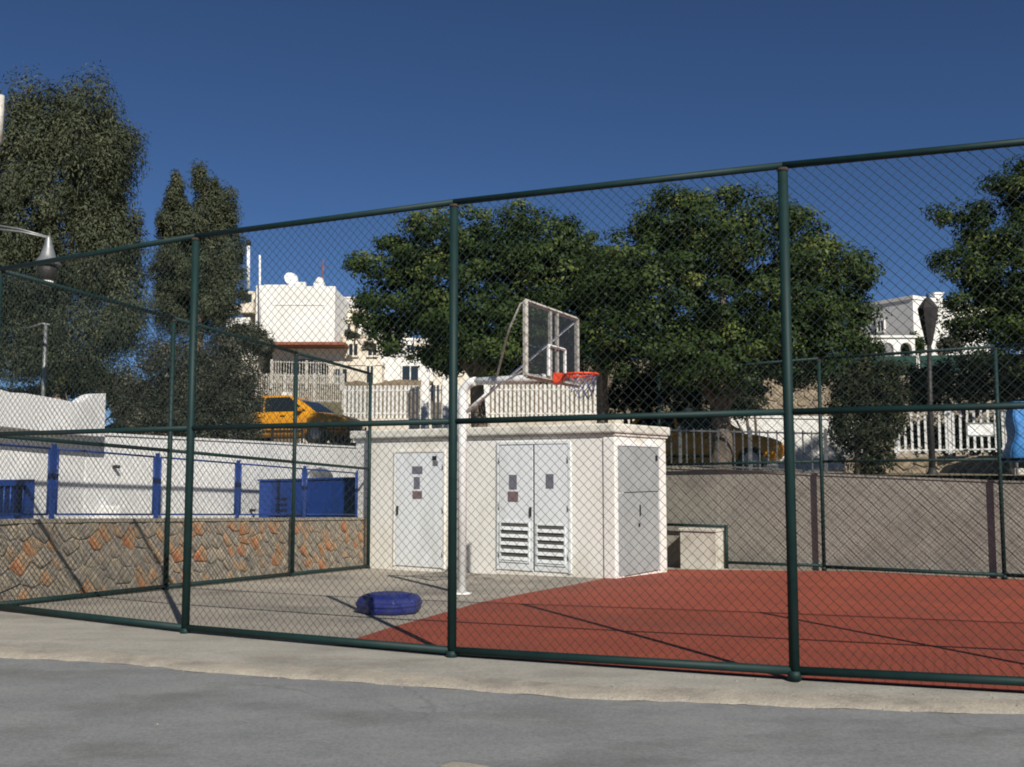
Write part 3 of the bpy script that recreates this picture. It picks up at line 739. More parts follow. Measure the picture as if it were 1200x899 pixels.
BC.z = 0
def bp(s, z, o=0.0): return BC + HU * s + HD * o + ZZ * z
def bar(a, b_, r=0.028, mat=WHITEOLD, name='frame_bar', par=None, sides=4):
    q = MB(); q.tube([a, b_], r, sides, smooth=sides > 4); return q.build(name, mat, par or hoop)
q = MB()
for s0, s1, o0, o1, z0, z1 in ((-0.89, 0.89, -0.008, 0.004, bz0 + 0.01, bz1 - 0.01),):
    q.hexa([bp(s0, z0, o0), bp(s1, z0, o0), bp(s1, z0, o1), bp(s0, z0, o1), bp(s0, z1, o0), bp(s1, z1, o0), bp(s1, z1, o1), bp(s0, z1, o1)])
board = q.build('backboard', ACRYLIC, hoop)
for a, c in (((-0.9, bz0), (-0.9, bz1)), ((0.9, bz0), (0.9, bz1)), ((-0.9, bz0), (0.9, bz0)), ((-0.9, bz1), (0.9, bz1)), ((-0.09, bz0), (-0.09, bz1)), ((0.15, bz0), (0.15, bz1))):
    bar(bp(a[0], a[1], -0.03), bp(c[0], c[1], -0.03), 0.036 if abs(a[0]) > 0.5 else 0.028, par=board)
for a, c in (((-0.24, bz0 + 0.05), (-0.24, bz0 + 0.47)), ((0.34, bz0 + 0.05), (0.34, bz0 + 0.47)), ((-0.24, bz0 + 0.47), (0.34, bz0 + 0.47))):
    bar(bp(a[0], a[1], 0.012), bp(c[0], c[1], 0.012), 0.022, WHITEP, 'target_square', par=board)
bar(HB + ZZ * (hz - 0.5), bp(0.86, bz1 - 0.05, -0.06), 0.02, WHITEP, 'brace', sides=6)
q = MB(); q.tube([HB + HD * 0.55 + ZZ * (hz + 0.02), bp(-0.75, bz1 - 0.35, -0.35), bp(-0.86, bz1 - 0.02, -0.12), bp(-0.86, bz1 - 0.0, -0.05)], 0.016, 6); q.build('brace', WHITEOLD, hoop)
bar(HB + ZZ * (hz - 0.48), HB + HD * 0.6 + ZZ * (hz - 0.03), 0.02, WHITEP, 'brace', sides=6)
bar(HB + HD * 0.7 + ZZ * (hz - 0.02), bp(-0.86, bz0 + 0.08, -0.06), 0.016, WHITEP, 'brace', sides=6)
# rim, bracket, net
rz_ = 2.93; rc = bp(0.0, rz_, 0.40)
q = MB(); ring = [rc + HD * (0.235 * math.cos(2 * math.pi * k / 28)) + HU * (0.235 * math.sin(2 * math.pi * k / 28)) for k in range(29)]
q.tube(ring, 0.016, 8, cap=False)
ring2 = [rc - ZZ * 0.05 + HD * (0.235 * math.cos(2 * math.pi * k / 28)) + HU * (0.235 * math.sin(2 * math.pi * k / 28)) for k in range(5, 24)]
rim = q.build('rim', ORANGE, hoop)
q = MB(); q.tube(ring2, 0.008, 6)
for k in range(0, 19, 2): q.tube([ring2[k], ring[k + 5]], 0.006, 5)
q.build('net_hooks', ORANGE, rim)
q = MB(); q.hexa([bp(-0.09, rz_ - 0.13, 0.01), bp(0.09, rz_ - 0.13, 0.01), bp(0.07, rz_ - 0.05, 0.19), bp(-0.07, rz_ - 0.05, 0.19), bp(-0.09, rz_ + 0.04, 0.01), bp(0.09, rz_ + 0.04, 0.01), bp(0.07, rz_ + 0.02, 0.19), bp(-0.07, rz_ + 0.02, 0.19)])
q.build('bracket', ORANGE, rim, bevel=0.006)
q = MB(); NS = 10
def netp(k, lev):
    a = 2 * math.pi * (k + 0.5 * (lev % 2)) / NS; r_ = 0.23 - 0.022 * lev; sag = 0.085 * lev
    return rc + HD * (r_ * math.cos(a)) + HU * (r_ * math.sin(a)) - ZZ * sag
for lev in range(4):
    for k in range(NS):
        if (k in (4, 5, 6) and lev > 0) or (lev == 3 and k % 3 == 0): continue
        q.tube([netp(k, lev), netp(k, lev + 1)], 0.007, 4); q.tube([netp(k, lev), netp(k - 1 + lev % 2 * 1 if False else (k - 1 if lev % 2 == 0 else k + 1), lev + 1)], 0.007, 4)
nt_ = q.build('net', NETM, hoop); nt_['kind'] = 'stuff'

# ================================================================== BLUE TUB
TB = gpt(452, 722); TB = Vector((TB.x, TB.y + 0.33, 0)); TB.z = ground(TB.x, TB.y) + 0.008
tub = thing('plastic_tub', TB, 'low blue octagonal plastic tub lying on the concrete beside the red court', 'tub')
m = MB(); m.lathe(TB, [(0.34, 0.0), (0.375, 0.025), (0.385, 0.06), (0.385, 0.15), (0.355, 0.19), (0.32, 0.205)], 8, smooth=False, rot=0.25); m.build('shell', BLUETUB, tub, bevel=0.012)
m = MB(); m.lathe(TB + ZZ * 0.206, [(0.26, 0.0), (0.26, 0.012), (0.22, 0.018), (0.05, 0.016)], 8, smooth=False, rot=0.25); m.build('lid', BLUETUB, tub)
m = MB(); m.lathe(TB + ZZ * 0.085, [(0.389, 0.0), (0.397, 0.012), (0.397, 0.028), (0.389, 0.04)], 8, smooth=False, rot=0.25); m.build('ridge', BLUETUB, tub)

# ================================================================== CARS
def loft(stations, half):
    """half(st) -> list of (y,z) from the bottom centre to the top centre"""
    vs = []; n = None
    for st in stations:
        h = half(st); full = [(-y, z) for y, z in reversed(h[1:-1])] ; ringp = [(y, z) for y, z in h] + full
        n = len(ringp); vs += [(st[0], y, z) for y, z in ringp]
    fs = [(i * n + k, i * n + (k + 1) % n, (i + 1) * n + (k + 1) % n, (i + 1) * n + k) for i in range(len(stations) - 1) for k in range(n)]
    fs += [tuple(reversed(range(n))), tuple((len(stations) - 1) * n + k for k in range(n))]
    return vs, fs
def make_car(label, group):
    root = thing('taxi_car', (0, 0, 0), label, 'car', group)
    st = [(-2.15, .62, .46, .78), (-2.10, .74, .34, .90), (-1.9, .82, .25, .95), (-1.5, .85, .21, .96), (-0.9, .86, .2, .955), (0.6, .86, .2, .95), (1.05, .855, .2, .935), (1.5, .84, .21, .88), (1.85, .80, .24, .81), (2.06, .72, .30, .73), (2.15, .58, .40, .64)]
    half = lambda s: [(0, s[2]), (s[1] * .86, s[2]), (s[1] * .97, s[2] + .1), (s[1], (s[2] + s[3]) / 2), (s[1] * .985, s[3] - .12), (s[1] * .92, s[3] - .03), (s[1] * .8, s[3]), (0, s[3] + .025)]
    v, f = loft(st, half); m = MB(); m.add(v, f, True); body = m.build('body', TAXI, root)
    gs = [(0.86, -1.82, 1.28, .80), (1.06, -1.62, 1.02, .755), (1.25, -1.42, .72, .69), (1.37, -1.22, .48, .62), (1.425, -1.0, .25, .53), (1.44, -0.7, 0.0, .40)]
    vs = []; K = 6
    for z, xa, xb, wd in gs:
        xsn = [xa, xa + .06, lerp(xa, xb, .33), lerp(xa, xb, .66), xb - .06, xb]
        ys = [wd * .8, wd, wd, wd, wd, wd * .8]
        vs += [(x, y, z) for x, y in zip(xsn, ys)] + [(x, -y, z) for x, y in zip(reversed(xsn), reversed(ys))]
    n = 12; fs = [(i * n + k, i * n + (k + 1) % n, (i + 1) * n + (k + 1) % n, (i + 1) * n + k) for i in range(len(gs) - 1) for k in range(n)] + [tuple((len(gs) - 1) * n + k for k in range(n))]
    m = MB(); m.add(vs, fs, True); m.build('cabin', TAXI, root)
    def pane(f, name, n=4):                                # f(t): left and right edge point at height fraction t
        vs = []
        for k in range(n + 1):
            l_, r_ = [Vector(p) for p in f(k / n)]
            for p in (l_, r_):
                o = Vector((p.x + 0.3, p.y, 0)).normalized() if name != 'side_window' else Vector((0, 1 if p.y > 0 else -1, 0.3)).normalized()
                vs += [p + o * .012, p - o * .03]
        fs = []
        for k in range(n):
            i = k * 4; fs += [(i, i + 2, i + 6, i + 4), (i + 1, i + 5, i + 7, i + 3), (i, i + 4, i + 5, i + 1), (i + 2, i + 3, i + 7, i + 6)]
        fs += [(0, 1, 3, 2), (n * 4, n * 4 + 2, n * 4 + 3, n * 4 + 1)]
        m = MB(); m.add(vs, fs); return m.build(name, CARGLASS, root)
    def G(i, x, s):                                        # side point of the cabin at level z
        z0 = i
        for a, b_ in zip(gs, gs[1:]):
            if z0 <= b_[0]: break
        t = (z0 - a[0]) / (b_[0] - a[0]); return (x, s * lerp(a[3], b_[3], t), z0)
    Z = lambda t: lerp(.94, 1.37, t)
    for s in (-1, 1):
        pane(lambda t: (G(Z(t), lerp(-1.60, -1.16, t), s), G(Z(t), lerp(-.42, -.47, t), s)), 'side_window')
        pane(lambda t: (G(Z(t), lerp(-.36, -.41, t), s), G(Z(t), lerp(.98, .36, t), s)), 'side_window')
    def fr(z, side):
        for a, b_ in zip(gs, gs[1:]):
            if z <= b_[0]: break
        t = (z - a[0]) / (b_[0] - a[0]); return lerp(a[2 if side > 0 else 1], b_[2 if side > 0 else 1], t), lerp(a[3], b_[3], t) * .80
    for side, nm in ((1, 'windscreen'), (-1, 'rear_window')):
        def f(t, side=side):
            x, w_ = fr(lerp(.93, 1.39, t), side); z = lerp(.93, 1.39, t); return (x + side * .012, -w_, z), (x + side * .012, w_, z)
        pane(f, nm)
    for x in (-1.32, 1.33):
        for s in (-1, 1):
            m = MB(); m.tube([(x, s * .70, .31), (x, s * .80, .31)], .40, 20); m.build('wheel_arch', BLACK, root)
            m = MB(); m.tube([(x, s * .72, .30), (x, s * .86, .30), (x, s * .875, .30)], [.30, .30, .27], 22); wl = m.build('wheel', TYRE, root)
            m = MB(); m.tube([(x, s * .86, .30), (x, s * .885, .30)], [.19, .17], 14); m.build('rim', RIM, wl)
    for s in (-1, 1):
        m = MB(); m.hexa([(2.02, s * .42, .56), (2.02, s * .70, .56), (1.90, s * .74, .56), (1.9, s * .42, .56), (1.98, s * .42, .70), (1.96, s * .69, .70), (1.84, s * .73, .70), (1.84, s * .42, .70)]); m.build('headlight', LAMPW, root)
        m = MB(); m.box((-2.13, min(s * .5, s * .73), .66), (-2.02, max(s * .5, s * .73), .84)); m.build('tail_light', LAMPR, root)
        m = MB(); m.box((.78, min(s * .84, s * 1.0), .93), (.90, max(s * .84, s * 1.0), 1.05)); m.build('mirror', TAXI, root, bevel=.03)
        for x in (-.75, .18):
            m = MB(); m.box((x, min(s * .855, s * .875), .80), (x + .16, max(s * .855, s * .875), .825)); m.build('door_handle', BLACK, root)
        m = MB(); m.box((-.95, min(s * .855, s * .868), .34), (.95, max(s * .855, s * .868), .40)); m.build('side_trim', BLACK, root)
    m = MB(); m.box((2.08, -.5, .42), (2.165, .5, .52)); m.build('grille', BLACK, root)
    m = MB(); m.box((2.1, -.26, .34), (2.17, .26, .41)); m.build('number_plate', WHITEP, root)
    m = MB(); m.box((-.16, -.20, 1.455), (.0, .20, 1.57)); m.build('roof_sign', WHITEP, root, bevel=.02)
    return root
def copy_tree(o, parent=None):
    c = o.copy(); COL.objects.link(c); c.parent = parent
    for ch in list(o.children): copy_tree(ch, c)
    return c
car1 = make_car('yellow taxi parked above the white boundary wall beside the grey bush', 'yellow taxis on the street')
car2 = copy_tree(car1); car2['label'] = 'yellow taxi in the shade behind the thick tree trunk'
p = at(338, 521, 30.2); car1.location = (p.x, p.y, p.z); car1.rotation_euler = (0, 0, R(-16))
p = at(812, 553, 25.0); car2.location = (p.x, p.y, p.z); car2.rotation_euler = (0, 0, R(-8))
# street they stand on
def street(cx, cy, z, L, W, rot, name='street'):
    c, s = math.cos(rot), math.sin(rot)
    P = lambda a, b_: (cx + a * c - b_ * s, cy + a * s + b_ * c, z)
    m = MB(); m.hexa([P(-L, -W)[:2] + (z - 1.2,), P(L, -W)[:2] + (z - 1.2,), P(L, W)[:2] + (z - 1.2,), P(-L, W)[:2] + (z - 1.2,), P(-L, -W), P(L, -W), P(L, W), P(-L, W)])
    return tag(m.build(name, ASPHALT), kind='structure')
street(car1.location.x + 1, car1.location.y + 0.5, car1.location.z - 0.002, 9, 2.2, R(-16))
street(car2.location.x + 1, car2.location.y + 0.3, car2.location.z - 0.002, 6.5, 1.5, R(-8))

# ================================================================== RAILINGS
def railing(name, label, cat, a, b_, za, zb_, h, n, wbar, mat, group=None, rails=(0.06, 0.94), thick=None, postn=0, postw=0.06, posth=None, tname='baluster'):
    a, b_ = Vector(a), Vector(b_); d = (b_ - a); L = d.length; d /= L; nn_ = Vector((-d.y, d.x)); tk = thick or wbar
    root = thing(name, ((a.x + b_.x) / 2, (a.y + b_.y) / 2, (za + zb_) / 2), label, cat, group)
    for f in rails:
        m = MB(); m.obox(a, d, nn_, 0, L, -tk * 0.8, tk * 0.8, (za + h * f - 0.018, zb_ + h * f - 0.018), (za + h * f + 0.018, zb_ + h * f + 0.018)); m.build('rail', mat, root)
    first = None
    for k in range(n):
        u = L * (k + 0.5) / n; z = lerp(za, zb_, u / L); q = a + d * u
        if first is None:
            m = MB(); m.obox((0, 0), d, nn_, -wbar / 2, wbar / 2, -tk / 2, tk / 2, 0.0, h); 
            me = bpy.data.meshes.new(tname); me.from_pydata(m.v, [], m.f); me.update(); first = me; me.materials.append(mat)
        o = bpy.data.objects.new(tname, first); COL.objects.link(o); o.parent = root; o.location = Vector((q.x, q.y, z)) - root.location
        o.rotation_euler = (0, random.uniform(-0.01, 0.01), 0)
    for k in range(postn):
        u = L * k / max(1, postn - 1); q = a + d * u; z = lerp(za, zb_, u / L)
        m = MB(); m.obox(q, d, nn_, -postw / 2, postw / 2, -postw / 2, postw / 2, z - 0.25, z + (posth or h) + 0.04); m.build('post', mat, root)
    return root
# thin railing along the retaining wall
ra = wp[0].lerp(wp[1], 0.0) + bn * 0.15; rb = wp[1] + bn * 0.15
railing('wall_railing', 'thin galvanised railing along the top of the retaining wall', 'railing', ra, rb, wz[0] + 0.036, wz[1] + 0.036, 0.82, 26, 0.022, GALV, postn=4, postw=0.05)
# dark railing before the taxi
p0 = at(318, 524, 28.0); p1 = at(428, 528, 27.0)
railing('iron_railing', 'low dark iron railing in front of the yellow taxi', 'railing', p0.xy, p1.xy, p0.z - 0.04, p1.z - 0.04, 0.62, 26, 0.022, DARKIRON, postn=4, postw=0.04)
# street picket fences in the middle
p0 = at(402, 490, 33.0); p1 = at(700, 491, 30.5)
PW = thing('garden_wall', ((p0.x + p1.x) / 2, (p0.y + p1.y) / 2, 2.4), 'low cream garden wall under the pale picket fence behind the hoop', 'wall')
dd = (p1.xy - p0.xy); L = dd.length; dd /= L; nn_ = Vector((-dd.y, dd.x))
m = MB(); m.obox(p0.xy, dd, nn_, -1.5, L + 2, -0.12, 0.12, 1.8, (p0.z - 0.002, p1.z - 0.002)); m.build('wall', CREAMHOUSE, PW)
railing('picket_fence', 'long pale picket fence on the cream garden wall behind the hoop', 'fence', p0.xy, p1.xy, p0.z, p1.z, 1.06, 60, 0.075, WHITEHOUSE, thick=0.03, rails=(0.15, 0.85), tname='picket')
for px, py0, py1, lab in ((498, 420, 496, 'white concrete gate post left of the hoop pole, nearer the houses'), (523, 420, 496, 'white concrete gate post just left of the green fence post'), (569, 414, 492, 'slim pale post just behind the hoop arm')):
    p = at(px, py1, 31.0); zt_ = at(px, py0, 31.0).z
    t = thing('gate_post', p, lab, 'post')
    wdt = 0.07 if px == 569 else 0.12
    m = MB(); m.box((p.x - wdt, p.y - wdt, p.z - 0.5), (p.x + wdt, p.y + wdt, zt_)); m.build('shaft', WHITEHOUSE, t, bevel=0.015)
    m = MB(); m.box((p.x - wdt - .03, p.y - wdt - .03, zt_ + 0.001), (p.x + wdt + .03, p.y + wdt + .03, zt_ + .07)); m.build('cap', WHITEHOUSE, t, bevel=0.015)
# white railing before the big house
p0 = at(318, 449, 44.0); p1 = at(400, 451, 44.0)
railing('house_railing', 'white railing on the terrace under the big white house', 'railing', p0.xy, p1.xy, p0.z, p1.z, 1.0, 26, 0.03, WHITEOLD, postn=3, postw=0.10)
p0 = at(300, 470, 36.0); p1 = at(402, 472, 36.0)
railing('street_railing', 'white street railing just behind the roof of the yellow taxi', 'railing', p0.xy, p1.xy, p0.z, p1.z, 1.0, 40, 0.028, WHITEOLD, postn=4, postw=0.08)
# right: rubble wall with white picket railing
p0 = at(990, 537, 23.6); p1 = at(1180, 533, 22.2); p2 = at(1300, 531, 21.3)
GW = thing('stone_wall', (p1.x, p1.y, 1.5), 'low grey-brown stone wall under the white picket railing at right', 'wall')
d_ = (p2.xy - p0.xy); L = d_.length; d_ /= L; nn_ = Vector((d_.y, -d_.x)); nn_ = nn_ if nn_.y < 0 else -nn_
m = MB(); m.obox(p0.xy, d_, nn_, 0, L, -0.3, 0, 1.0, (p0.z, p2.z)); m.build('mortar_core', MORTAR, GW)
stones(GW, p0.xy, d_, nn_, 0, L, lambda u: lerp(p0.z, p2.z, u / L) - 0.62, 0.62, 0.32, 0.20, STONES2, seed=9)
a = at(1050, 533, 23.3); b_ = at(1181, 531, 22.3)
railing('picket_railing', 'white picket railing on the stone wall right of the dark bush', 'railing', a.xy, b_.xy, a.z + 0.03, b_.z + 0.03, 1.05, 16, 0.05, WHITEP, postn=3, postw=0.07)
p = at(1149, 510, 21.9); sg = thing('notice_board', p, 'small blank white notice board on the picket railing', 'sign')
m = MB(); m.box((p.x - .28, p.y - .012, p.z), (p.x + .28, p.y + .012, p.z + .24)); m.build('board', WHITEP, sg)
m = MB()
for (x0, x1, z0, z1) in ((-.31, .31, -.03, 0), (-.31, .31, .24, .27), (-.31, -.28, 0, .24), (.28, .31, 0, .24)): m.box((p.x + x0, p.y - .02, p.z + z0), (p.x + x1, p.y + .015, p.z + z1))
m.build('frame', GALV, sg)
# blue tarpaulin stall at the right edge
p = at(1189, 566, 20.6); q = at(1192, 474, 20.6)
TP = thing('tarpaulin_stall', p, 'bright blue tarpaulin stall at the right edge behind the retaining wall', 'stall')
zz0 = p.z; zz1 = q.z; x0 = p.x
def tarp(x, y, z): return (x + 0.03 * math.sin(z * 9 + y * 3), y + 0.05 * math.sin(x * 5 + z * 4), z)
rows = [[tarp(x0 + 0.02 + t * 0.10 + s * 1.6, p.y + 0.05 + 0.0 * s, lerp(zz0 + 0.42, zz1, t)) for s in np.linspace(0, 1, 16)] for t in np.linspace(0, 1, 12)]
ts = sheet('tarp_front', [[tuple(Vector(c)) for c in r] for r in rows], TARP, TP); sm_ = ts.modifiers.new('solid', 'SOLIDIFY'); sm_.thickness = 0.02
rows = [[tarp(x0 + 0.02 + t * 0.10, p.y + 0.07 + s * 0.35, lerp(zz0 + 0.42, zz1, t)) for s in np.linspace(0, 1, 10)] for t in np.linspace(0, 1, 12)]
ts = sheet('tarp_side', rows, TARP, TP); sm_ = ts.modifiers.new('solid', 'SOLIDIFY'); sm_.thickness = 0.02
rows = [[(x0 + 0.1 + s * 1.62, p.y + t * 0.42, zz1 + 0.02 + 0.06 * math.sin(math.pi * t)) for s in np.linspace(0, 1, 8)] for t in np.linspace(0, 1, 8)]
ts = sheet('tarp_roof', rows, TARP, TP); sm_ = ts.modifiers.new('solid', 'SOLIDIFY'); sm_.thickness = 0.02
for sx in (0.12, 1.55):
    for sy in (0.12, 0.36):
        m = MB(); m.tube([(x0 + sx, p.y + sy, zz0 - 0.4), (x0 + sx, p.y + sy, zz1)], 0.03, 8); m.build('leg', GALV, TP)
m = MB(); m.box((x0 + 0.1, p.y + 0.2, zz0 - 0.02), (x0 + 1.55, p.y + 0.4, zz0 + 0.30)); m.build('counter', WHITEOLD, TP)

# timber post
p = at(706, 495, 22.6); t = thing('timber_post', p, 'weathered square timber post standing right of the orange rim', 'post')
zt_ = at(706, 408, 22.6).z
m = MB(); n_ = 6
for k in range(n_):
    z0, z1 = lerp(p.z - 0.8, zt_, k / n_), lerp(p.z - 0.8, zt_, (k + 1) / n_)
m.tube([(p.x + 0.01 * math.sin(k * 2.1), p.y, lerp(p.z - 0.9, zt_, k / 8)) for k in range(9)], [0.135 + 0.008 * math.sin(k * 3.3) for k in range(9)], 4, smooth=False); m.build('shaft', TIMBER, t, bevel=0.01)
m = MB(); m.tube([(p.x, p.y, zt_ - 0.02), (p.x, p.y, zt_ + 0.05)], [0.11, 0.05], 4, smooth=False); m.build('cap', TIMBER, t)

# ================================================================== LAMPS
p = at(1093, 562, 20.9); lp = thing('lamp_post', p, 'dark iron lamp post with tapering lantern beside the dark bush', 'street lamp')
zn = at(1090, 404, 20.9).z; xt = at(1088, 380, 20.9).x
m = MB(); m.tube([(p.x, p.y, p.z - 0.3), (p.x, p.y, lerp(p.z, zn, .5)), (xt, p.y, zn)], [.075, .055, .045], 10); m.build('pole', DARKIRON, lp)
sc = 20.9 / F
m = MB(); m.lathe((xt, p.y, zn), [(.05, -.02), (.07, .03), (5.5 * sc, 8 * sc), (9 * sc, 24 * sc), (12 * sc, 40 * sc), (12.4 * sc, 43 * sc), (9.5 * sc, 47 * sc), (6 * sc, 52 * sc), (3.5 * sc, 55 * sc), (1 * sc, 57 * sc)], 8, smooth=False); lt = m.build('lantern', DARKIRON, lp)
m = MB(); m.lathe((xt, p.y, zn + 57 * sc), [(.012, 0), (.03, .02), (.03, .05), (.008, .09)], 8); m.build('finial', DARKIRON, lt)
m = MB(); m.lathe((p.x, p.y, p.z - 0.02), [(.14, -.3), (.14, .12), (.09, .2), (.075, .26)], 10); m.build('base', DARKIRON, lp)
# hanging cone lamp at the left
LY = 24.0; sc = LY / F
pb = at(-9, 470, LY); pb.z = 2.1
hl = thing('street_lamp', pb, 'white cone-shaped street lamp hanging from an arm before the tall eucalyptus', 'street lamp')
top = at(-9, 268, LY); tip = at(57, 279, LY)
m = MB(); m.tube([(pb.x, pb.y, 1.7), (top.x, top.y, top.z)], [.09, .06], 10); m.build('pole', GALV, hl)
tt_ = at(-4, 140, LY)
m = MB(); m.tube([(top.x, top.y, top.z - 0.02), (top.x + .04, top.y, at(0, 172, LY).z)], .035, 8); m.build('mast', GALV, hl)
m = MB(); m.tube([(top.x + .05, top.y, at(0, 168, LY).z), (top.x + .06, top.y, at(0, 112, LY).z)], [.10, .085], 10); m.build('mast_head', WHITEOLD, hl)
for dz in (0, 0.10):
    m = MB(); m.tube([(top.x, top.y, top.z + dz), (lerp(top.x, tip.x, .5), tip.y, lerp(top.z, tip.z, .5) + dz * .6 + .04), (tip.x, tip.y, tip.z + dz * .2)], .025, 6); m.build('arm', GALV, hl)
m = MB(); m.lathe((tip.x, tip.y, tip.z), [(.04, .06), (.06, 0), (.10, -8 * sc), (.18, -22 * sc), (.29, -30 * sc), (.31, -31 * sc), (.30, -33 * sc), (.1, -33.5 * sc)], 18); m.build('lamp_shade', GALV, hl)
m = MB(); m.lathe((tip.x, tip.y, tip.z - 34 * sc), [(.22, 0), (.24, -6 * sc), (.2, -14 * sc), (.12, -18 * sc)], 14); m.build('lamp_body', DARKIRON, hl)
m = MB(); m.lathe((tip.x, tip.y, tip.z - 52 * sc), [(.15, 0), (.15, -2.5 * sc), (.1, -5 * sc)], 12); m.build('diffuser', WHITEP, hl)
p = at(50, 472, 27.0); wpst = thing('white_pole', (p.x, p.y, 2.2), 'thin white pole standing before the eucalyptus trunk', 'pole')
zt_ = at(50, 380, 27).z
m = MB(); m.tube([(p.x, p.y, 1.9), (p.x, p.y, zt_)], [.06, .045], 8); m.build('shaft', GALV, wpst)
m = MB(); m.tube([(p.x - .5, p.y, zt_ - .12), (p.x - .1, p.y, zt_ + .02), (p.x + .12, p.y, zt_ - .02)], .03, 6); m.build('bracket', GALV, wpst)

# ================================================================== HOUSES ON THE HILL
def hpos(px, py, Y): return at(px, py, Y)
def house(label, px0, px1, pyt, Y, depth, mat, yaw=0, drop=3.0, wins=(), parapet=0.14, name='hill_house', extra=None):
    a = at(px0, pyt, Y); wd = (px1 - px0) / F * Y; zt_ = a.z
    root = thing(name, (a.x, a.y, zt_ - drop), label, 'house')
    c, s = math.cos(yaw), math.sin(yaw); d = Vector((c, s)); n = Vector((s, -c))
    m = MB(); m.obox(a.xy, d, n, 0, wd, -depth, 0, zt_ - drop - 3, zt_ - parapet * 1.2); m.build('wall', mat, root)
    for (u0, u1, n0, n1) in ((-.05, wd + .05, -.12, .05), (-.05, wd + .05, -depth - .05, -depth + .12), (-.05, .12, -depth + .12, -.12), (wd - .12, wd + .05, -depth + .12, -.12)):
        m = MB(); m.obox(a.xy, d, n, u0, u1, n0, n1, zt_ - parapet * 1.2 + .002, zt_); m.build('parapet', mat, root)
    for (x0, x1, y0, y1) in wins:                         # window rectangles as fractions along, metres below the top
        u0, u1 = wd * x0, wd * x1
        m = MB(); m.obox(a.xy, d, n, u0, u1, 0.0, 0.02, zt_ - y1, zt_ - y0); wn = m.build('window', WINGLASS, root)
        m = MB(); fw = 0.07
        m.obox(a.xy, d, n, u0 - fw, u0, 0, .07, zt_ - y1 - fw, zt_ - y0 + fw); m.obox(a.xy, d, n, u1, u1 + fw, 0, .07, zt_ - y1 - fw, zt_ - y0 + fw)
        m.obox(a.xy, d, n, u0, u1, 0, .07, zt_ - y0, zt_ - y0 + fw); m.obox(a.xy, d, n, u0 - fw, u1 + fw, 0, .12, zt_ - y1 - fw * 1.2, zt_ - y1)
        m.obox(a.xy, d, n, (u0 + u1) / 2 - .025, (u0 + u1) / 2 + .025, .02, .05, zt_ - y1, zt_ - y0); m.build('window_frame', mat, wn)
    return root, a, d, n, wd, zt_
# the big white house: upper storey juts out over a dark recess
YB = 50.0
a = at(300, 335, YB); wd = 94 / F * YB; zt_ = a.z; zb_ = at(300, 401, YB).z
big = thing('big_house', (a.x, a.y, zb_ - 3), 'big white flat-roofed house with jutting upper storey and roof poles', 'house')
X0, Y0 = a.x, a.y
m = MB(); m.box((X0, Y0, zb_), (X0 + wd, Y0 + 6, zt_ - .1)); m.build('upper_storey', WHITEHOUSE, big, bevel=.03)
for k, (f0, f1, h) in enumerate(((0, .10, .12), (.10, .5, .16), (.5, .62, .30), (.62, 1.0, .08))):
    m = MB(); m.box((X0 + wd * f0, Y0 + .005, zt_ - .098), (X0 + wd * f1 - .004, Y0 + .3, zt_ - .1 + h)); m.build('parapet', WHITEHOUSE, big)
m = MB(); m.box((X0 + .5, Y0 + 1.6, zb_ - 4.5), (X0 + wd + .3, Y0 + 6, zb_ - .002)); m.build('lower_storey', WHITEHOUSE, big)
m = MB(); m.box((X0 + .3, Y0 - .12, zb_ - .14), (X0 + wd + .5, Y0 + 1.6, zb_ - .003)); m.build('balcony_slab', TILE, big)
for k in range(3):
    u = X0 + .9 + k * 1.05
    m = MB(); m.box((u, Y0 + 1.57, zb_ - 1.9), (u + .62, Y0 + 1.6, zb_ - .75)); wn = m.build('window', WINGLASS, big)
    m = MB(); m.box((u - .06, Y0 + 1.53, zb_ - 1.96), (u, Y0 + 1.6, zb_ - .7)); m.box((u + .62, Y0 + 1.53, zb_ - 1.96), (u + .68, Y0 + 1.6, zb_ - .7)); m.box((u, Y0 + 1.53, zb_ - .75), (u + .62, Y0 + 1.6, zb_ - .7)); m.build('window_frame', BLUE if k == 1 else WHITEHOUSE, wn)
# shallow framed panel on the front
m = MB(); pz0, pz1 = at(0, 395, YB).z, at(0, 356, YB).z
for (x0, x1, z0, z1) in ((.22, .24, pz0, pz1), (.86, .88, pz0, pz1), (.24, .86, pz1 - .08, pz1)): m.box((X0 + wd * x0, Y0 - .03, z0), (X0 + wd * x1, Y0, z1))
m.build('panel_moulding', WHITEHOUSE, big)
# left wing with small balcony
zl = at(270, 338, YB).z; xl = at(266, 338, YB).x
m = MB(); m.box((xl + .6, Y0 + .8, zb_ - 4), (X0 - .005, Y0 + 5, zl)); m.build('wing', CREAMHOUSE, big)
zq = at(0, 360, YB).z
m = MB(); m.hexa([(xl, Y0 - .1, zq - .28), (X0 - .1, Y0 - .1, zq - .28), (X0 - .1, Y0 + .78, zq - .28), (xl, Y0 + .78, zq - .28), (xl - .1, Y0 - .1, zq), (X0 - .1, Y0 - .1, zq + .25), (X0 - .1, Y0 + .78, zq + .25), (xl - .1, Y0 + .78, zq)]); m.build('balcony', CREAMHOUSE, big)
m = MB(); m.box((xl + .75, Y0 + .77, zq + .3), (xl + 1.05, Y0 + .8, zq + .8)); m.build('window', WINGLASS, big)
m = MB(); m.hexa([(xl - .05, Y0 + .1, zq - 1.25), (X0 - .3, Y0 + .1, zq - 1.25), (X0 - .3, Y0 + .79, zq - 1.25), (xl - .05, Y0 + .79, zq - 1.25), (xl - .05, Y0 + .1, zq - .55), (X0 - .3, Y0 + .1, zq - .5), (X0 - .3, Y0 + .79, zq - .5), (xl - .05, Y0 + .79, zq - .55)]); m.build('lower_balcony', WHITEHOUSE, big)
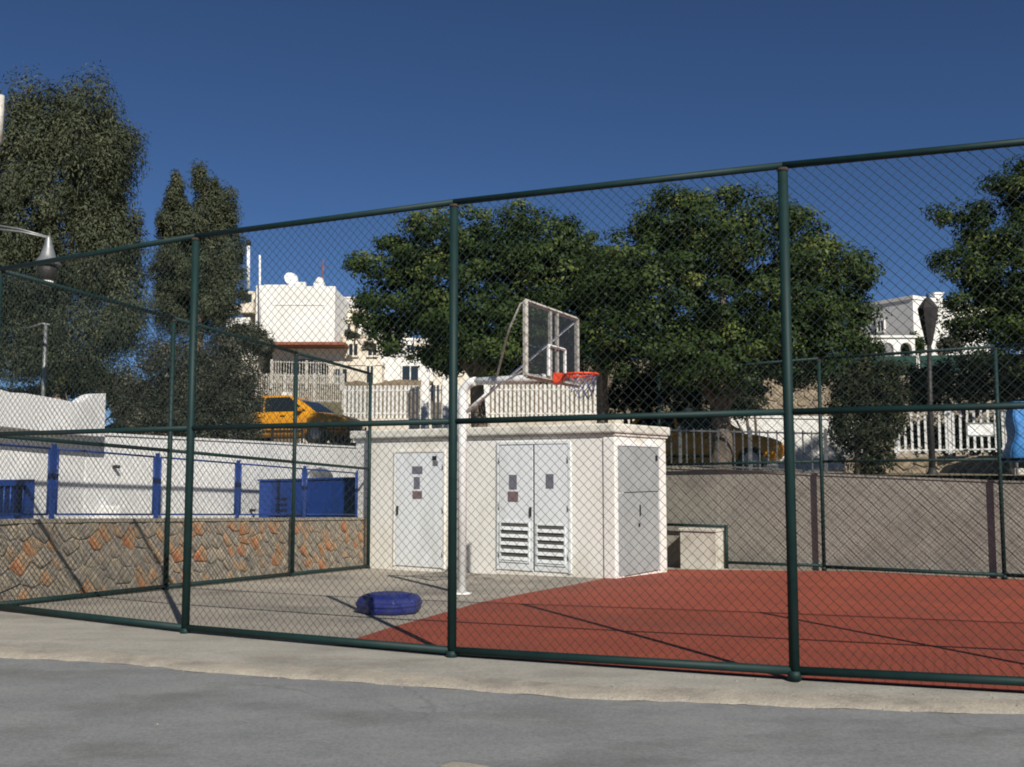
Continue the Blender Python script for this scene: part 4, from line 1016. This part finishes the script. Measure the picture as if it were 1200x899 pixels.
for px, t0, t1, r_ in ((291, 288, 338, .085), (304.5, 299, 380, .055)):
    q0 = at(px, t1, YB - .4); q1 = at(px, t0, YB - .4); m = MB(); m.tube([q0, q1], r_, 8); fl = m.build('flue_pipe', WHITEP, big)
    if px < 300: m = MB(); m.lathe(q1, [(.06, 0), (.14, .02), (.14, .2), (.05, .3)], 8); m.build('flue_cap', BLACK, fl)
q0 = at(375, 346, YB + 1); m = MB(); sc = YB / F
m.box((q0.x - .28, q0.y - .28, q0.z - .4), (q0.x + .22, q0.y + .22, q0.z + 14 * sc)); m.lathe((q0.x - .03, q0.y - .03, q0.z + 14 * sc), [(.3, 0), (.24, .12), (.16, .26), (.06, .34)], 8); ch = m.build('chimney', WHITEHOUSE, big)
m = MB(); m.tube([(q0.x + .1, q0.y, q0.z + .3), (q0.x + .14, q0.y, q0.z + 43 * sc)], .03, 6); m.tube([(q0.x - .1, q0.y, q0.z + 34 * sc), (q0.x + .3, q0.y, q0.z + 35 * sc)], .02, 5); m.build('antenna', TILE, ch)
q0 = at(341, 330, YB + 1.5)
m = MB(); m.tube([(q0.x, q0.y, q0.z - .5), (q0.x, q0.y, q0.z + .1)], .03, 6)
vs = []; nn_ = Vector((.5, -.8, .35)).normalized(); t1 = nn_.cross(ZZ).normalized(); t2 = t1.cross(nn_)
for r_, o in ((.02, -.06), (.2, -.04), (.38, .03), (.38, .05), (.2, -.02), (.02, -.04)):
    for k in range(14): vs.append(q0 + ZZ * .12 + nn_ * o + (t1 * math.cos(k * math.pi / 7) + t2 * math.sin(k * math.pi / 7)) * r_)
m.add(vs, [(i * 14 + k, i * 14 + (k + 1) % 14, (i + 1) * 14 + (k + 1) % 14, (i + 1) * 14 + k) for i in range(5) for k in range(14)], True); m.build('satellite_dish', WHITEP, big)
# cluster of houses to the right of it
house('cream stepped house directly right of the big white house', 391, 428, 362, 54, 5, CREAMHOUSE, wins=((.3, .55, .8, 1.5),), drop=5)
house('pale cream house with small shuttered opening, below the stepped house', 402, 452, 392, 51.5, 5, CREAMHOUSE, wins=((.15, .35, .5, 1.1), (.6, .8, .5, 1.1)), drop=4)
house('white house with one greenish window above the picket fence', 446, 508, 413, 47, 5, WHITEHOUSE, wins=((.42, .72, .65, 1.35),), drop=3)
house('small cream house behind the white gate posts', 488, 540, 402, 52, 5, CREAMHOUSE, wins=((.4, .6, .6, 1.2),), drop=4)
house('low cream outbuilding beside the tree, above the garden wall', 508, 560, 424, 43, 4, CREAMHOUSE, wins=((.3, .5, .4, 1.0),), drop=3)
house('low tan annexe with shadowed doorway under the big house', 385, 448, 424, 46, 4, CREAMHOUSE, wins=((.1, .35, .35, 1.0), (.72, .84, .2, 1.6)), drop=3)
house('white terrace house with two dark windows between the cream houses', 420, 470, 378, 53.5, 5, WHITEHOUSE, wins=((.2, .38, .5, 1.1), (.6, .78, .5, 1.1)), drop=4)
house('white cube house at the left end of the ficus crown', 462, 500, 396, 55, 5, WHITEHOUSE, wins=((.4, .62, .4, 1.0),), drop=4)
for px, py, Y, lab in ((404, 350, 55, 'small square roof hut at the skyline left of the first ficus'), (436, 386, 52, 'tiny white roof hut among the cream houses')):
    p = at(px, py, Y); t = thing('roof_hut', (p.x, p.y, p.z - 1), lab, 'hut')
    m = MB(); m.box((p.x - .5, p.y, p.z - 1.0), (p.x + .5, p.y + 1.2, p.z)); m.build('wall', WHITEHOUSE, t)
    m = MB(); m.box((p.x - .56, p.y - .06, p.z + .002), (p.x + .56, p.y + 1.26, p.z + .09)); m.build('roof', CREAMHOUSE, t)
# right: shaded grey-fronted house and white block
hs, a_, d_, n_, wd_, zt_ = house('house with shaded grey front and white cornice, right of the second ficus', 1000, 1081, 358, 50, 6, WHITEHOUSE, yaw=R(-58), wins=((.42, .52, 1.0, 1.5),), drop=4)
house('white lit house block behind the dark lantern', 1064, 1142, 356, 47.5, 6, WHITEHOUSE, wins=((.64, .8, .9, 1.6),), drop=4)
p = at(1100, 345, 49); t = thing('chimney_block', (p.x, p.y, p.z - .8), 'small white chimney on the roof behind the lantern', 'chimney')
m = MB(); m.box((p.x - .2, p.y, p.z - .9), (p.x + .2, p.y + .4, p.z)); m.build('stack', WHITEHOUSE, t); m = MB(); m.box((p.x - .25, p.y - .05, p.z + .002), (p.x + .25, p.y + .45, p.z + .1)); m.build('cap', WHITEHOUSE, t)
# low white arcade in front of it
p = at(1008, 396, 43); q = at(1072, 396, 43); zt_ = p.z
ar = thing('white_arcade', (p.x, p.y, zt_ - 1.5), 'low white wall with round arches below the grey-fronted house', 'wall')
m = MB(); Wd = q.x - p.x
vs = []; npan = 3; seg = 10
for k in range(npan):
    x0 = p.x + Wd * k / npan; x1 = p.x + Wd * (k + 1) / npan; pier = (x1 - x0) * .18; cx = (x0 + x1) / 2; r_ = (x1 - x0) / 2 - pier
    m.box((x0, p.y, zt_ - 2.2), (x0 + pier, p.y + .25, zt_)); m.box((x1 - pier, p.y, zt_ - 2.2), (x1, p.y + .25, zt_))
    for j in range(seg):
        a0_, a1_ = math.pi * j / seg, math.pi * (j + 1) / seg
        xa, za = cx - r_ * math.cos(a0_), zt_ - .2 - r_ + r_ * math.sin(a0_); xb, zb2 = cx - r_ * math.cos(a1_), zt_ - .2 - r_ + r_ * math.sin(a1_)
        m.hexa([(xa, p.y, za), (xb, p.y, zb2), (xb, p.y + .25, zb2), (xa, p.y + .25, za), (xa, p.y, zt_), (xb, p.y, zt_), (xb, p.y + .25, zt_), (xa, p.y + .25, zt_)])
m.build('arches', WHITEHOUSE, ar)
m = MB(); m.box((p.x - .1, p.y - .08, zt_ + .002), (q.x + .1, p.y + .33, zt_ + .1)); m.build('coping', WHITEHOUSE, ar)
# stone terrace wall, white wall and green screened fence on the slope
p0 = at(850, 442, 33.0); p1 = at(1260, 436, 31.0); dd = (p1.xy - p0.xy); L = dd.length; dd /= L; nn_ = Vector((dd.y, -dd.x)); nn_ = nn_ if nn_.y < 0 else -nn_
TW = thing('terrace_wall', (p0.x, p0.y, 2.5), 'tan stone terrace wall on the slope behind the second ficus', 'wall')
m = MB(); m.obox(p0.xy, dd, nn_, 0, L, -.4, 0, 1.5, (p0.z, p1.z)); m.build('mortar_core', MORTAR, TW)
stones(TW, p0.xy, dd, nn_, 0, 4.2, lambda u: p0.z - 1.5, 1.48, .34, .26, STONES2, seed=4)
a = at(845, 489, 31.0); b_ = at(1010, 492, 30.4); d2 = (b_.xy - a.xy); L2 = d2.length; d2 /= L2
LW = thing('low_white_wall', (a.x, a.y, 2.0), 'low white wall behind the shaded taxi, in front of the tan terrace wall', 'wall')
m = MB(); m.obox(a.xy, d2, Vector((-d2.y, d2.x)), 0, L2, 0, .25, 1.4, (a.z, b_.z)); m.build('wall', WHITEHOUSE, LW, bevel=.02)
m = MB(); m.obox(a.xy, d2, Vector((-d2.y, d2.x)), -.05, L2 + .05, -.04, .29, (a.z + .002, b_.z + .002), (a.z + .08, b_.z + .08)); m.build('coping', WHITEHOUSE, LW)
GS = thing('screened_fence', (p0.x, p0.y, p0.z), 'dark green screened fence with slim posts on the terrace wall', 'fence')
gh = .62
npn = 7
for k in range(npn):
    u0, u1 = L * k / npn + .05, L * (k + 1) / npn - .05
    m = MB(); m.obox(p0.xy, dd, nn_, u0, u1, -.22, -.20, (lerp(p0.z, p1.z, u0 / L) + .02, lerp(p0.z, p1.z, u1 / L) + .02), (lerp(p0.z, p1.z, u0 / L) + gh, lerp(p0.z, p1.z, u1 / L) + gh)); m.build('screen', GREENNET, GS)
for k in range(npn + 1):
    u = L * k / npn; q = p0.xy + dd * u - nn_ * .21; m = MB(); m.tube([(q.x, q.y, lerp(p0.z, p1.z, u / L) - .2), (q.x, q.y, lerp(p0.z, p1.z, u / L) + gh + .1)], .03, 8); m.build('post', GREEN if k % 2 else WHITEOLD, GS)

# ================================================================== TREES
def foliage(name, parent, blobs, n, ll, lw, mat, Yc, dep, droop=0.0, clr=(.3, .55), per=90, seed=1, shell=(.55, 1.0), zs=1.0, upn=.35):
    """blobs in (px, py, rx, ry[, dY]); clumps of leaves through the outer part of each blob"""
    g = np.random.default_rng(seed)
    cs, rs = [], []
    for bl in blobs:
        px, py, rx, ry = bl[:4]; Y = Yc + (bl[4] if len(bl) > 4 else 0)
        c = at(px, py, Y); cs.append((c.x, c.y, c.z)); k = Y / F
        rs.append((rx * k, min(rx * k, dep) * 0.9, ry * k))
    cs = np.array(cs); rs = np.array(rs)
    area = (rs[:, 0] * rs[:, 2]) ** .9; nc = np.maximum(3, (area / area.sum() * (n / per))).astype(int)
    CP = []; CR = []; CO_ = []
    for c, r, k in zip(cs, rs, nc):
        d = g.normal(size=(k, 3)); d /= np.linalg.norm(d, axis=1)[:, None]
        u = g.uniform(shell[0], shell[1], (k, 1)) * (1 + g.normal(0, .05, (k, 1)))
        p = c + d * u * r
        CP.append(p); CO_.append(d); CR.append(g.uniform(clr[0], clr[1], k))
    CP = np.concatenate(CP); CR = np.concatenate(CR); CO_ = np.concatenate(CO_)
    tone_c = g.normal(.36, .25, len(CP))
    N = len(CP) * per; ci = np.repeat(np.arange(len(CP)), per)
    d = g.normal(size=(N, 3)); d /= np.linalg.norm(d, axis=1)[:, None]
    rad = g.uniform(.15, 1, (N, 1)) ** .6
    off = d * rad * CR[ci][:, None]; off[:, 2] *= zs
    P = CP[ci] + off
    nrm = CO_[ci] * .35 + d * .85 + g.normal(0, .38, (N, 3)); nrm[:, 2] += upn; nrm /= np.linalg.norm(nrm, axis=1)[:, None]
    ax = g.normal(size=(N, 3)) + CO_[ci] * .6; ax[:, 2] -= droop
    ax -= nrm * (ax * nrm).sum(1)[:, None]; ax /= np.linalg.norm(ax, axis=1)[:, None] + 1e-9
    sd_ = np.cross(nrm, ax)
    L_ = (ll * g.uniform(.6, 1.3, (N, 1))); W_ = lw * g.uniform(.6, 1.2, (N, 1))
    V = np.stack([P, P + ax * L_ * .45 + sd_ * W_ + nrm * W_ * .25, P + ax * L_, P + ax * L_ * .45 - sd_ * W_ + nrm * W_ * .25], 1).reshape(-1, 3)
    Q = np.arange(N * 4).reshape(-1, 4)
    tone = np.clip(tone_c[ci] + g.normal(0, .08, N) + .18 * (rad[:, 0] - .6), 0, 1)  # random tone, plus clump shade painted in: inner leaves darker, outer ones lighter
    return np_obj(name, V, Q, mat, parent, tone=tone)
def limbs(parent, base, r0, fork_z, ends, mat, seed=1, lean=(0, 0), name='trunk'):
    rd = random.Random(seed); base = Vector(base)
    top = Vector((base.x + lean[0], base.y + lean[1], fork_z))
    m = MB(); n = 7
    path = [base.lerp(top, k / n) + Vector((rd.uniform(-.04, .04), rd.uniform(-.04, .04), 0)) for k in range(n + 1)]
    m.tube(path, [r0 * (1.25 if k == 0 else 1.05 - .32 * k / n) for k in range(n + 1)], 12)
    tr = m.build(name, mat, parent)
    for e in ends:
        e = Vector(e); mid = top.lerp(e, .5) + Vector((rd.uniform(-.25, .25), rd.uniform(-.25, .25), rd.uniform(.0, .3)))
        q = MB(); q.tube([top - ZZ * .15, top.lerp(mid, .5) + Vector((rd.uniform(-.1, .1), rd.uniform(-.1, .1), .05)), mid, mid.lerp(e, .55) + Vector((rd.uniform(-.12, .12), rd.uniform(-.12, .12), .06)), e], [r0 * .55, r0 * .42, r0 * .3, r0 * .18, r0 * .05], 8)
        q.build('limb', mat, tr)
    return tr

# second ficus (the one with the visible trunk)
Y2 = 21.8
p = at(846, 552, Y2)
f2 = thing('ficus_tree', (p.x, p.y, 1.5), 'broad dark ficus tree with pale trunk behind the right half of the court', 'tree', 'ficus trees along the street')
limbs(f2, (p.x, p.y, 1.35), .25, at(846, 478, Y2).z, [at(x, y, Y2 + dy) for x, y, dy in ((760, 380, -.8), (800, 330, .6), (850, 300, -.5), (900, 340, .8), (955, 380, -.3), (820, 400, -1.2), (890, 420, 1.0))], BARK, 4)
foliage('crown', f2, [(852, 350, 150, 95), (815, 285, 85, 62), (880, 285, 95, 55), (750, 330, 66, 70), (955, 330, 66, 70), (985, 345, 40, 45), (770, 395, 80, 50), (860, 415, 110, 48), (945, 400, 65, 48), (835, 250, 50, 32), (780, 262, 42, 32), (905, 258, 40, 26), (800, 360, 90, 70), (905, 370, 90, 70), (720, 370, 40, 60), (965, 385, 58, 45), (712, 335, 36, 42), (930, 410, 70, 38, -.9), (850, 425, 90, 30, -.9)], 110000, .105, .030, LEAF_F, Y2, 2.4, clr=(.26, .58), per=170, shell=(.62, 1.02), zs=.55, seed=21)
# first ficus
Y1 = 24.5
p = at(560, 500, Y1)
f1 = thing('ficus_tree', (p.x, p.y, 1.9), 'broad dark ficus tree behind the basketball backboard', 'tree', 'ficus trees along the street')
limbs(f1, (p.x, p.y, 1.6), .22, at(560, 440, Y1).z, [at(x, y, Y1 + dy) for x, y, dy in ((470, 360, .4), (520, 320, -.6), (580, 310, .5), (640, 340, -.4), (680, 370, .4), (600, 390, -1))], BARK, 8)
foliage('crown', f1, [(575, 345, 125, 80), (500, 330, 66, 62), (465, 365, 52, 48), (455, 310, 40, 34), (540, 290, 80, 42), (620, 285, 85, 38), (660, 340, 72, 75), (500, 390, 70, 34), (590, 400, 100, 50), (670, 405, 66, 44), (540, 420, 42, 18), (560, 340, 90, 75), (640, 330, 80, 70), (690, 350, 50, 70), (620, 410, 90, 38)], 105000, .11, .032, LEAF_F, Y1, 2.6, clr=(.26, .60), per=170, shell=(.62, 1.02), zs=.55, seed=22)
# third ficus at the right edge
Y3 = 22.0
p = at(1290, 565, Y3)
f3 = thing('ficus_tree', (p.x, p.y, 1.3), 'dark ficus tree cut off by the right edge of the picture', 'tree', 'ficus trees along the street')
limbs(f3, (p.x, p.y, 1.1), .25, at(1290, 470, Y3).z, [at(x, y, Y3 + dy) for x, y, dy in ((1150, 300, 0), (1200, 250, .5), (1260, 260, -.6), (1340, 280, .3), (1180, 380, -.5), (1400, 340, 0))], BARK, 12)
foliage('crown', f3, [(1215, 330, 105, 90), (1175, 270, 62, 50), (1215, 220, 60, 45), (1130, 330, 38, 22), (1128, 300, 34, 14), (1118, 252, 30, 10), (1180, 390, 66, 55), (1290, 280, 110, 100), (1380, 330, 110, 90), (1300, 400, 120, 60), (1150, 365, 44, 40), (1240, 190, 50, 30)], 95000, .10, .026, LEAF_F, Y3, 2.4, clr=(.24, .52), per=150, zs=.55, seed=23)
# tall eucalyptus
YE = 33.0
p = at(72, 470, YE)
e1 = thing('eucalyptus_tree', (p.x, p.y, 2.2), 'tall bushy eucalyptus tree at the left edge', 'tree', 'eucalyptus trees at the left')
limbs(e1, (p.x, p.y, 1.9), .17, at(62, 390, YE).z, [at(x, y, YE + dy) for x, y, dy in ((20, 260, .5), (50, 180, -.5), (95, 110, .2), (120, 220, -.4), (80, 300, .6), (130, 330, 0), (10, 370, -.6))], BARKE, 14, lean=(-.25, 0))
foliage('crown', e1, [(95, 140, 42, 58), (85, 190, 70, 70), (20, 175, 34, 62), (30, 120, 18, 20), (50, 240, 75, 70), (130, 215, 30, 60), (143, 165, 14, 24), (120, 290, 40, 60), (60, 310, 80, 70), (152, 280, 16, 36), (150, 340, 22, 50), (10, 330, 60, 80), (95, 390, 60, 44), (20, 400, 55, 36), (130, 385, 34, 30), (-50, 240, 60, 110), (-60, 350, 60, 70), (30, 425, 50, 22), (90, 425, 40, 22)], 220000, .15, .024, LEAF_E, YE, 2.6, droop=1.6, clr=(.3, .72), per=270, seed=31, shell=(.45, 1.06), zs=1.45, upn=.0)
# second eucalyptus
YF = 37.0
p = at(232, 440, YF)
e2 = thing('eucalyptus_tree', (p.x, p.y, 2.4), 'slender eucalyptus tree left of the big white house', 'tree', 'eucalyptus trees at the left')
limbs(e2, (p.x, p.y, 1.9), .2, at(234, 375, YF).z, [at(x, y, YF + dy) for x, y, dy in ((205, 250, .3), (240, 220, -.2), (262, 280, .2), (215, 320, -.3), (250, 340, .3))], BARKE, 15)
foliage('crown', e2, [(240, 222, 14, 34), (204, 232, 12, 28), (262, 245, 14, 30), (238, 265, 38, 40), (202, 270, 20, 42), (268, 290, 17, 46), (230, 310, 48, 46), (205, 330, 28, 36), (258, 335, 28, 44), (228, 365, 44, 28), (200, 365, 20, 20)], 95000, .14, .023, LEAF_E, YF, 1.9, droop=1.2, clr=(.18, .44), per=200, seed=32, shell=(.45, 1.05), zs=1.4, upn=.0)
# grey-leaved bush above the boundary wall
YO = 23.5
def bush(label, base_px, base_py, Y, blobs, n, ll, lw, mat, dep, seed, name='bush', group=None, clr=(.15, .34), stems=5, per=60, z0=None):
    p = at(base_px, base_py, Y); z = p.z if z0 is None else z0
    root = thing(name, (p.x, p.y, z), label, 'bush', group)
    rd = random.Random(seed)
    for k in range(stems):
        bl = blobs[k % len(blobs)]; e = at(bl[0], bl[1], Y + rd.uniform(-.3, .3)); m = MB()
        b0 = Vector((p.x + rd.uniform(-.25, .25), p.y + rd.uniform(-.2, .2), z - .2))
        m.tube([b0, b0.lerp(e, .5) + Vector((rd.uniform(-.1, .1), 0, .1)), e], [.05, .035, .012], 6); m.build('stem', BARK, root)
    foliage('foliage', root, blobs, n, ll, lw, mat, Y, dep, clr=clr, per=per, seed=seed, shell=(.25, 1.0), droop=.2)
    return root
bush('large grey-green olive bush above the white boundary wall', 225, 520, YO, [(225, 455, 80, 55), (170, 460, 48, 45), (275, 440, 42, 48), (215, 415, 60, 34), (280, 400, 34, 24), (200, 495, 66, 34), (255, 490, 50, 36), (292, 395, 20, 16), (160, 490, 34, 24), (285, 475, 26, 36), (290, 505, 22, 18), (240, 515, 50, 16)], 60000, .085, .016, LEAF_O, 1.6, 41, name='olive_bush', z0=2.0)
bush('dark upright bush between the court fence posts at right', 1016, 555, 20.6, [(1016, 460, 36, 42), (1020, 500, 36, 50), (1000, 440, 24, 26), (1040, 448, 24, 30), (1022, 540, 24, 22), (985, 470, 16, 30), (1050, 480, 18, 30), (988, 500, 18, 36), (1010, 430, 30, 16)], 20000, .09, .022, LEAF_B, .8, 42, clr=(.1, .24))
bush('dark shrub mass under the right-hand ficus', 1130, 480, 24.5, [(1075, 458, 30, 26), (1100, 450, 44, 30), (1150, 445, 46, 36), (1190, 450, 40, 36), (1230, 450, 40, 40)], 20000, .10, .028, LEAF_B, 1.2, 43, clr=(.14, .3))
bush('dark hedge right of the timber post', 740, 495, 26.0, [(730, 465, 28, 28), (765, 460, 30, 32), (800, 465, 34, 32), (745, 440, 26, 16)], 12000, .10, .026, LEAF_B, 1.0, 44, clr=(.14, .3), z0=2.0)
bush('dark shrub right of the ficus trunk on the slope', 880, 490, 27.0, [(872, 462, 26, 24), (850, 470, 30, 24), (880, 452, 18, 14)], 6000, .10, .026, LEAF_B, .8, 45, clr=(.12, .26), z0=2.0)
bush('small green garden bush left of the lantern', 1070, 415, 44.0, [(1072, 402, 12, 14), (1064, 408, 10, 9)], 2500, .15, .04, LEAF_F, .6, 46, clr=(.12, .25))
bush('small green garden bush below the grey-fronted house', 1012, 420, 42.0, [(1008, 405, 18, 12), (1025, 408, 14, 9)], 2500, .15, .04, LEAF_F, .6, 47, clr=(.12, .25))
bush('brownish garden bush right of the lantern', 1105, 418, 43.0, [(1106, 402, 12, 10), (1118, 405, 9, 7)], 1800, .15, .04, LEAF_O, .6, 48, clr=(.12, .25))
bush('dark bush in front of the big white house wing', 285, 400, 40.0, [(288, 392, 26, 14), (268, 402, 20, 14), (308, 404, 18, 12)], 5000, .16, .035, LEAF_B, 1.0, 49, clr=(.16, .32))
bush('trailing creeper bush beside the stepped cream house', 418, 400, 49.0, [(420, 372, 7, 5), (412, 392, 8, 5), (432, 405, 8, 5)], 1500, .16, .05, LEAF_O, .5, 50, clr=(.12, .22), stems=2)
bush('dark shrub behind the white picket railing at right', 1120, 528, 25.5, [(1080, 510, 30, 24), (1120, 508, 34, 26), (1160, 508, 34, 26), (1195, 505, 30, 28)], 12000, .10, .028, LEAF_B, 1.0, 51, clr=(.12, .26), z0=1.7)
bush('dark shrubs at the foot of the tall eucalyptus', 105, 475, 31.0, [(75, 452, 26, 14), (110, 448, 30, 18), (140, 452, 24, 18), (150, 470, 30, 18)], 14000, .12, .03, LEAF_B, 1.2, 52, clr=(.16, .34), z0=2.3)
bush('low dark shrub line left of the eucalyptus trunk', 30, 478, 36.0, [(45, 462, 26, 8), (20, 466, 26, 8), (-15, 464, 26, 9)], 7000, .12, .03, LEAF_B, 1.0, 53, clr=(.16, .3), z0=2.3)

# loose grit and chips along the kerb and the fence foot
gr = np.random.default_rng(77); V = []; Q = []
for k in range(420):
    x = gr.uniform(-6, 5); t = gr.random()
    y = edge_y(x) + gr.normal(0.05, 0.10) if t < .6 else (near_y(x) - abs(gr.normal(0.05, 0.10)) if t < .97 else gr.uniform(4.5, edge_y(x)))
    z = -0.035 if y < edge_y(x) - 0.02 else -0.016
    if y > edge_y(x) + 0.2: z = -0.004
    sz = gr.uniform(.003, .008) * (1.8 if gr.random() < .05 else 1); i = len(V)
    for dx, dy, dz in ((-1, -1, 0), (1, -.8, 0), (.9, 1, 0), (-.8, 1.1, 0), (-.5, -.5, 1), (.6, -.4, 1.1), (.5, .6, .9), (-.5, .5, 1)):
        V.append((x + dx * sz * gr.uniform(.7, 1.4), y + dy * sz * gr.uniform(.7, 1.4), z + dz * sz * 1.1))
    Q += [(i, i + 1, i + 5, i + 4), (i + 1, i + 2, i + 6, i + 5), (i + 2, i + 3, i + 7, i + 6), (i + 3, i, i + 4, i + 7), (i + 4, i + 5, i + 6, i + 7)]
tag(np_obj('loose_grit', V, Q, M('grit', lin((160, 152, 138)), lin((104, 98, 90)), scale=6, rough=0.95)), 'loose pale grit scattered along the kerb and road', 'grit', kind='stuff')
